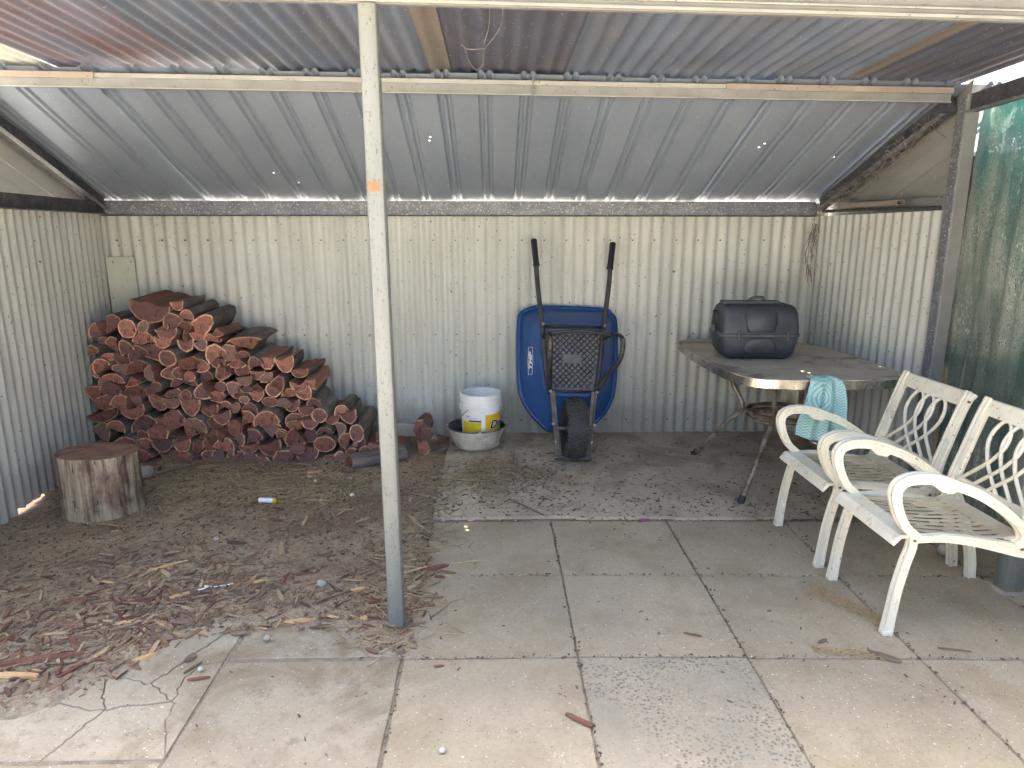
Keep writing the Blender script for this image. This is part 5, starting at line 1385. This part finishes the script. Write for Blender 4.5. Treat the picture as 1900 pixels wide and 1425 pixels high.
    for k in (-1, 0, 1):
        c_ = wdt / 2 + k * s_ * 0.78
        L = [(c_ + 1.15 * s_, 0.04), (c_ + .55 * s_, .20), (c_ - .02 * s_, .36), (c_ - .42 * s_, .54), (c_ - .46 * s_, .68), (c_ - .26 * s_, .80), (c_, .84), (c_ + .26 * s_, .80), (c_ + .46 * s_, .68), (c_ + .42 * s_, .54), (c_ + .02 * s_, .36), (c_ - .55 * s_, .20), (c_ - 1.15 * s_, .04)]
        P = spline([bk_pt(min(max(y_, .02), wdt - .02), f) + Vector((0.002 * k, 0, 0)) for y_, f in L], 5)
        b = MB(); b.tube(P, 0.0078, 8); b.build('back_loop', 'chair', t, smooth=True)
    return t
make_chair('cream cast metal garden chair next to the table', (1.424, 2.712, 0.001), 0.437)
make_chair('cream cast metal garden chair nearest the camera', (1.430, 2.195, 0.001), 0.408)

# ---------------------------------------------------------------- litter on the floor
def floor_z(x, y):
    if x < -0.12 and dirt_z(x, y) > -0.002: return dirt_z(x, y)
    if x > -0.32 and y > 3.25: return pad_z(x, y)
    return 0.001
def flakes(name, mat, label, cat, n, region, size, aspect, thick, seed, flat=0.25, curl=0.0):
    r = random.Random(seed); b = MB()
    k = 0; tries = 0
    while k < n and tries < n * 30:
        tries += 1
        p = region(r)
        if p is None: continue
        x, y = p
        L = size[0] + (size[1] - size[0]) * r.random() ** 3.2
        W = L * (aspect[0] + (aspect[1] - aspect[0]) * r.random())
        T = min(thick, W * .5)
        m_ = Matrix.Rotation(r.uniform(0, 6.28), 3, 'Z') @ Matrix.Rotation(r.gauss(0, flat), 3, 'X') @ Matrix.Rotation(r.gauss(0, flat * .6), 3, 'Y')
        z = floor_z(x, y) + T * .4 + r.random() ** 3 * 0.006
        q = [Vector((-L / 2, -W * r.uniform(.2, .5), 0)), Vector((L * r.uniform(-.1, .2), -W * r.uniform(.4, .6), curl * L)), Vector((L / 2, -W * r.uniform(.05, .4), 0)), Vector((L / 2 * r.uniform(.8, 1), W * r.uniform(.1, .5), 0)), Vector((-L * r.uniform(-.1, .2), W * .5, curl * L)), Vector((-L / 2, W * r.uniform(.1, .45), 0))]
        lo = [m_ @ v + Vector((x, y, z)) for v in q]; hi = [m_ @ (v + Vector((0, 0, T))) + Vector((x, y, z)) for v in q]
        b.loops([lo, hi], True, (True, True)); k += 1
    o = b.build(name, mat)
    return tag(o, label, cat, kind='stuff')
def reg_chips(r):
    q = r.random()
    if q < .55: x, y = r.gauss(-1.45, .34), r.gauss(2.34, .26)
    elif q < .72: x, y = r.gauss(-1.15, .35), r.gauss(2.45, .2)
    elif q < .86: x, y = r.gauss(-0.42, .11), r.gauss(2.55, .28)
    else: x, y = r.uniform(-2.2, -.4), r.uniform(2.2, 4.0)
    return (x, y) if dirt_edge(x, y) > -0.03 - 0.10 * r.random() ** 3 and x > -2.42 else None
def reg_dirt(r):
    x, y = r.uniform(-2.45, -.3), r.uniform(1.95, 4.12)
    return (x, y) if dirt_edge(x, y) > -0.04 else None
def reg_straw(r):
    q = r.random()
    if q < .62: x, y = r.uniform(-2.1, -.75), r.gauss(3.72, .16)
    elif q < .8: x, y = r.gauss(-.38, .10), r.uniform(2.15, 3.9)
    else: x, y = r.gauss(0.0, .13), r.gauss(3.9, .12)
    return (x, y) if y < 4.15 else None
def reg_pad(r):
    q = r.random()
    if q < .45: x, y = r.uniform(-.3, 2.2), 3.3 + 1.35 * r.random()
    elif q < .7: x, y = r.gauss(0.1, .2), r.gauss(3.85, .2)
    else: x, y = r.uniform(-.3, 1.9), r.gauss(3.42, .16)
    return (x, y) if y < 4.7 and y > 3.2 else None
def reg_pave(r):
    q = r.random()
    x, y = r.uniform(-.9, 2.1), 1.5 + 1.75 * r.random() ** .7
    return (x, y) if (x > -.3 or y < 2.1) else None
def reg_joint(r):
    if r.random() < .5:
        i = r.randrange(5); x = XS[i] + r.gauss(0, .006); y = r.uniform(1.4, 3.2)
    else:
        j = r.randrange(3); x = r.uniform(-.3, 2.2); y = YS[j] - .035 * max(0, x - .28) + r.gauss(0, .006)
    return (x, y)
flakes('wood_chips', 'chips', 'red and tan wood chips scattered over the dirt floor', 'wood chips', 2700, reg_chips, (0.008, 0.095), (.09, .28), 0.004, 1)
flakes('wood_shreds', 'shreds', 'fine orange and tan shreds mixed through the chip heap', 'wood chips', 4600, reg_chips, (0.004, 0.028), (.10, .30), 0.003, 21)
flakes('wood_crumbs', 'bits', 'fine dark crumbs littering the dirt floor', 'litter', 6500, reg_dirt, (0.004, 0.022), (.2, .7), 0.003, 2)
flakes('dry_straw', 'straw', 'dry straw strewn in front of the woodpile', 'straw', 4200, reg_straw, (0.04, 0.16), (.03, .065), 0.003, 3, flat=.14)
flakes('leaf_litter', 'bits', 'small dark litter spread over the dirty concrete pad', 'litter', 3600, reg_pad, (0.004, 0.028), (.15, .5), 0.002, 4, flat=.12)
flakes('red_leaf_litter', 'chips', 'reddish bark scraps on the concrete pad near the pan', 'litter', 420, lambda r: (lambda x, y: (x, y) if y < 4.6 else None)(r.gauss(0.02, .17), r.gauss(3.88, .2)), (0.008, 0.04), (.12, .35), 0.002, 5, flat=.12)
flakes('paver_crumbs', 'bits', 'tiny dark crumbs sprinkled on the pavers', 'litter', 420, reg_pave, (0.004, 0.020), (.15, .45), 0.002, 6, flat=.08)
flakes('joint_litter', 'bits', 'dark grit lodged in the joints between pavers', 'grit', 2000, reg_joint, (0.003, 0.012), (.3, .8), 0.003, 8)
flakes('pale_grit', 'pebble', 'pale grit and pebbles sprinkled across the floor', 'grit', 1500, lambda r: reg_dirt(r) if r.random() < .6 else reg_pad(r), (0.003, 0.010), (.6, .95), 0.004, 9)
flakes('sand_spill', 'yellow_sand', 'yellow ant sand spilled along the paver joint beside the chair', 'sand', 1500, lambda r: (lambda t_, s_: (1.39 + .085 * t_ + s_ * .02, 2.40 - .13 * t_ + s_ * .02))(r.uniform(-1, 1), r.gauss(0, 1)), (0.003, 0.007), (.6, .95), 0.004, 10)
flakes('sand_spill', 'yellow_sand', 'yellow ant sand spilled across the front paver joint', 'sand', 700, lambda r: (lambda t_: (1.23 + .11 * t_, 2.085 - .025 * t_ + r.gauss(0, .012)))(r.uniform(-1, 1)), (0.003, 0.007), (.6, .95), 0.004, 12)

def chip(name, label, cat, x, y, L, W, T, rz, mat, group=None, pitch=0.0, z0=None):
    r = random.Random(hash(label) % 99991 if False else sum(ord(c_) for c_ in label))
    z = (floor_z(x, y) if z0 is None else z0)
    b = MB(); n = 5; ls = []
    for k in range(n + 1):
        f = k / n - .5
        tp = (1 - abs(f * 2) ** 3 * r.uniform(.3, .9))
        ls.append([(f * L, -W / 2 * tp * r.uniform(.8, 1), 0), (f * L, W / 2 * tp * r.uniform(.8, 1), 0), (f * L, W / 2 * tp * r.uniform(.6, .95), T * r.uniform(.7, 1)), (f * L, -W / 2 * tp * r.uniform(.6, .95), T * r.uniform(.7, 1))])
    b.loops(ls, True, (True, True))
    o = b.build(name, mat); o.location = (x, y, z + 0.001); o.rotation_euler = (0, pitch, rz)
    return tag(o, label, cat, group)
G = 'larger wood pieces lying on the floor'
chip('wood_splinter', 'long red-brown wood splinter on the chips at the left', 'splinter', -1.56, 2.10, 0.26, 0.040, 0.012, R(12), 'chip_red', G)
chip('wood_splinter', 'pale split stick lying below the long red splinter', 'splinter', -1.585, 2.01, 0.15, 0.022, 0.012, R(-4), 'chip_pale', G)
chip('wood_chip', 'flat pale orange wood chip left of the post foot', 'wood chip', -0.755, 2.335, 0.10, 0.026, 0.009, R(6), 'chip_pale', G)
chip('wood_chip', 'pale orange wood chip pointing up toward the post', 'wood chip', -0.56, 2.545, 0.075, 0.019, 0.008, R(18), 'chip_pale', G)
chip('wood_chip', 'pale chip just left of the base of the post', 'wood chip', -0.50, 2.33, 0.034, 0.022, 0.009, R(-30), 'chip_pale', G)
chip('wood_chip', 'dark red chip pile scrap at the broken paver corner', 'wood chip', -0.27, 2.74, 0.13, 0.035, 0.010, R(20), 'chip_red', G)
chip('bark_flake', 'large brown bark flake on the front paver joint near the chair', 'bark', 1.352, 2.058, 0.105, 0.030, 0.009, R(-38), 'chip_dark', G)
chip('bark_flake', 'slim red bark flake on the middle paver', 'bark', 0.722, 2.205, 0.065, 0.014, 0.005, R(-22), 'chip_red', G)
chip('bark_flake', 'red bark strip with straw on the front paver joint', 'bark', 0.250, 1.770, 0.095, 0.020, 0.008, R(-38), 'chip_red', G)
chip('bark_flake', 'short brown bark flake near the chair front foot', 'bark', 1.18, 2.155, 0.045, 0.016, 0.005, R(25), 'chip_dark', G)
chip('bark_flake', 'brown curled flake on the left front paver', 'bark', -0.195, 2.045, 0.035, 0.014, 0.004, R(8), 'chip_red', G)
chip('wood_chip', 'square brown chip on the cracked slab', 'wood chip', -1.06, 2.11, 0.045, 0.032, 0.010, R(70), 'chip_dark', G)
chip('wood_chip', 'red bark chip lying along the cracked slab joint', 'wood chip', -0.985, 2.0, 0.07, 0.016, 0.006, R(10), 'chip_red', G)
chip('wood_splinter', 'thin dark splinter on the cracked slab', 'splinter', -1.03, 2.06, 0.07, 0.010, 0.006, R(62), 'chip_dark', G)
chip('wood_chip', 'pale wood chip in front of the woodpile middle', 'wood chip', -1.10, 3.93, 0.085, 0.034, 0.012, R(20), 'chip_pale', G)
chip('wood_chip', 'pale round chip under the woodpile middle', 'wood chip', -1.115, 3.86, 0.04, 0.034, 0.012, R(-50), 'chip_pale', G)
chip('bark_flake', 'white peeled flake beside the fallen log', 'bark', -0.86, 3.83, 0.05, 0.028, 0.008, R(-40), 'offcut', G)
chip('wood_splinter', 'dark board scrap leaning toward the pan', 'splinter', -0.385, 4.38, 0.17, 0.05, 0.016, R(38), 'chip_dark', G, pitch=R(-8))
for k, (x, y, L, rz, mt, lab) in enumerate(((-1.38, 2.32, .085, 8, 'chip_pale', 'pale stick chip in the middle of the chip heap'), (-1.28, 2.52, .075, 30, 'chip_pale', 'pale triangular chip at the back of the chip heap'), (-1.62, 2.62, .06, -10, 'chip_pale', 'pale leaf-shaped chip at the far left of the heap'),
     (-1.22, 2.12, .08, 35, 'chip_pale', 'pale chip on the front edge of the chip heap'), (-1.46, 2.75, .11, 32, 'chip_pale', 'thin tan stick pointing up behind the chip heap'), (-1.44, 2.48, .14, 18, 'chip_red', 'red splinter lying across the chip heap'), (-1.66, 2.50, .15, 10, 'chip_red', 'broad red bark piece on the left of the heap'), (-1.0, 2.62, .07, 14, 'chip_pale', 'tan sliver right of the chip heap'), (-1.25, 2.24, .1, -55, 'chip_dark', 'dark chip pointing down the chip heap'))):
    chip('wood_chip' if L < .1 else 'wood_splinter', lab, 'wood chip' if L < .1 else 'splinter', x, y, L, L * (.25 if L < .1 else .16), .009, R(rz), mt, G)
# sticks
def stick(label, pts, r_, mat='chip_dark', name='stick'):
    b = MB(); sp_ = spline(pts, 5); b.tube(sp_, [r_ * (1 - .4 * k / len(sp_)) for k in range(len(sp_))], 7)
    o = b.build(name, mat, smooth=True); return tag(o, label, 'stick')
stick('grey stick lying beside the stump toward the woodpile', [(-2.10, 3.86, .03), (-1.98, 3.96, .04), (-1.85, 4.08, .05)], 0.011)
stick('dark twig on the edge of the concrete pad', [(0.10, 3.46, .018), (0.17, 3.38, .016), (0.25, 3.28, .014)], 0.0055)
stick('thin pale twig lying across the concrete pad', [(-.23, 3.80, .02), (-.12, 3.785, .018), (-.02, 3.775, .018)], 0.004, 'straw')
stick('thin twig on the right paver behind the bark flake', [(1.57, 2.10, .006), (1.63, 2.085, .008), (1.67, 2.075, .006)], 0.003)
stick('curly white string on the dirt floor', [(-1.22, 2.55, .018), (-1.19, 2.565, .02), (-1.205, 2.58, .02), (-1.16, 2.575, .018), (-1.09, 2.60, .018)], 0.0032, 'white_print', 'string')
# small found objects
t = thing('marker_pen', 'short white and yellow plastic tube lying on the dirt', 'pen', (-1.235, 3.485, 0.026), (0, 0, R(-6)))
b = MB(); b.tube([(-.05, 0, 0), (.028, 0, 0)], 0.0145, 14); b.build('barrel', 'white_print', t, smooth=True, angle=40)
b = MB(); b.tube([(.028, 0, 0), (.042, 0, 0), (.044, 0, 0)], [0.0135, 0.0135, 0.011], 14); b.build('cap', 'yellow', t, smooth=True, angle=40)
b = MB(); r0 = random.Random(5)
def lump(name, label, cat, x, y, z, s, mat, seed, squash=.7, parent=None):
    b = MB(); ls = []; N1 = 12
    for k in range(7):
        ph = -math.pi / 2 + math.pi * (k + .5) / 7
        ls.append([(s * math.cos(ph) * math.cos(a) * (1 + .35 * mnoise.noise(Vector((math.cos(a) * 1.7 + seed, math.sin(a) * 1.7, ph)))), s * math.cos(ph) * math.sin(a) * (1 + .35 * mnoise.noise(Vector((math.cos(a) * 1.7, math.sin(a) * 1.7 + seed, ph)))), s * squash * math.sin(ph)) for a in (2 * math.pi * q / N1 for q in range(N1))])
    b.loops(ls, True, (True, True)); o = b.build(name, mat, smooth=True); o.location = (x, y, z); return tag(o, label, cat)
lump('crumpled_plastic', 'crumpled clear plastic bag lying behind the stump', 'plastic bag', -2.10, 3.90, .045, .055, 'clear_plastic', 3, .8)
lump('stone', 'grey stone on the dirt left of the post', 'stone', -0.725, 2.585, .022, .022, 'stone', 1)
lump('stone', 'round pale stone in the middle of the dirt', 'stone', -1.335, 3.03, .02, .014, 'offcut', 2)
lump('stone', 'small white pebble between the post and the straw', 'stone', -0.80, 3.57, .02, .012, 'white_print', 4)
lump('stone', 'small whitish pebble on the cracked slab', 'stone', -0.995, 2.04, .012, .011, 'offcut', 6)
lump('stone', 'pebble near the front of the dirt by the slab edge', 'stone', -0.83, 2.21, .014, .013, 'stone', 8)
lump('snail_shell', 'tiny cream snail shell on the front paver', 'shell', -0.155, 1.655, .008, .011, 'offcut', 9)
lump('plastic_cup', 'small pale cup behind the chair leg by the shade cloth', 'cup', 2.06, 2.80, .03, .035, 'offcut', 12, .8)
b = MB(); b.box((0, 0, 0), (.05, .014, .010)); o = b.build('plastic_clip', 'pink', bevel=.002); o.location = (.765, 3.215, .008); tag(o, 'purple plastic sliver in the joint at the pad edge', 'plastic')

# cobwebs along the right rafter, dead vine in the roof
b = MB(); r = random.Random(3)
for k in range(150):
    f = r.random(); p = Vector((2.265 - .03 * f, 3.50 + 1.2 * f, 2.03 - .43 * f))
    a = p + Vector((r.uniform(-.08, .0), r.gauss(0, .03), r.uniform(-.05, .03))); c = p + Vector((r.uniform(-.12, -.01), r.gauss(0, .07), r.uniform(-.09, .01)))
    m_ = (a + c) / 2 + Vector((0, 0, -r.uniform(.0, .03)))
    b.tube([a, m_, c], r.uniform(.0006, .0022), 4)
for k in range(60):
    z = 1.52 - .35 * r.random() ** 1.5; p = Vector((2.17 + r.gauss(0, .015), 4.66 + r.gauss(0, .02), z))
    b.tube([p, p + Vector((r.gauss(0, .02), r.gauss(0, .02), -r.uniform(.03, .12)))], r.uniform(.0008, .003), 4)
tag(b.build('cobwebs', 'cobweb'), 'dusty cobwebs strung along the right rafter and corner', 'cobweb', kind='stuff')
b = MB()
for pts in ([(-.015, 2.36, 2.19), (-.01, 2.55, 2.16), (-.035, 2.75, 2.12), (-.02, 2.85, 2.14)], [(-.035, 2.75, 2.12), (-.09, 2.80, 2.13), (-.12, 2.78, 2.14)], [(-.035, 2.75, 2.12), (-.04, 2.9, 2.10), (-.07, 2.95, 2.09), (-.10, 2.9, 2.12)], [(-.03, 2.75, 2.12), (.03, 2.6, 2.16), (.03, 2.4, 2.19)]):
    b.tube(spline(pts, 4), .0016, 5)
tag(b.build('dead_vine', 'cobweb'), 'dead dry vine tendril hanging under the front roof', 'vine')

for o in bpy.data.objects:
    if '_world' in o: del o['_world']
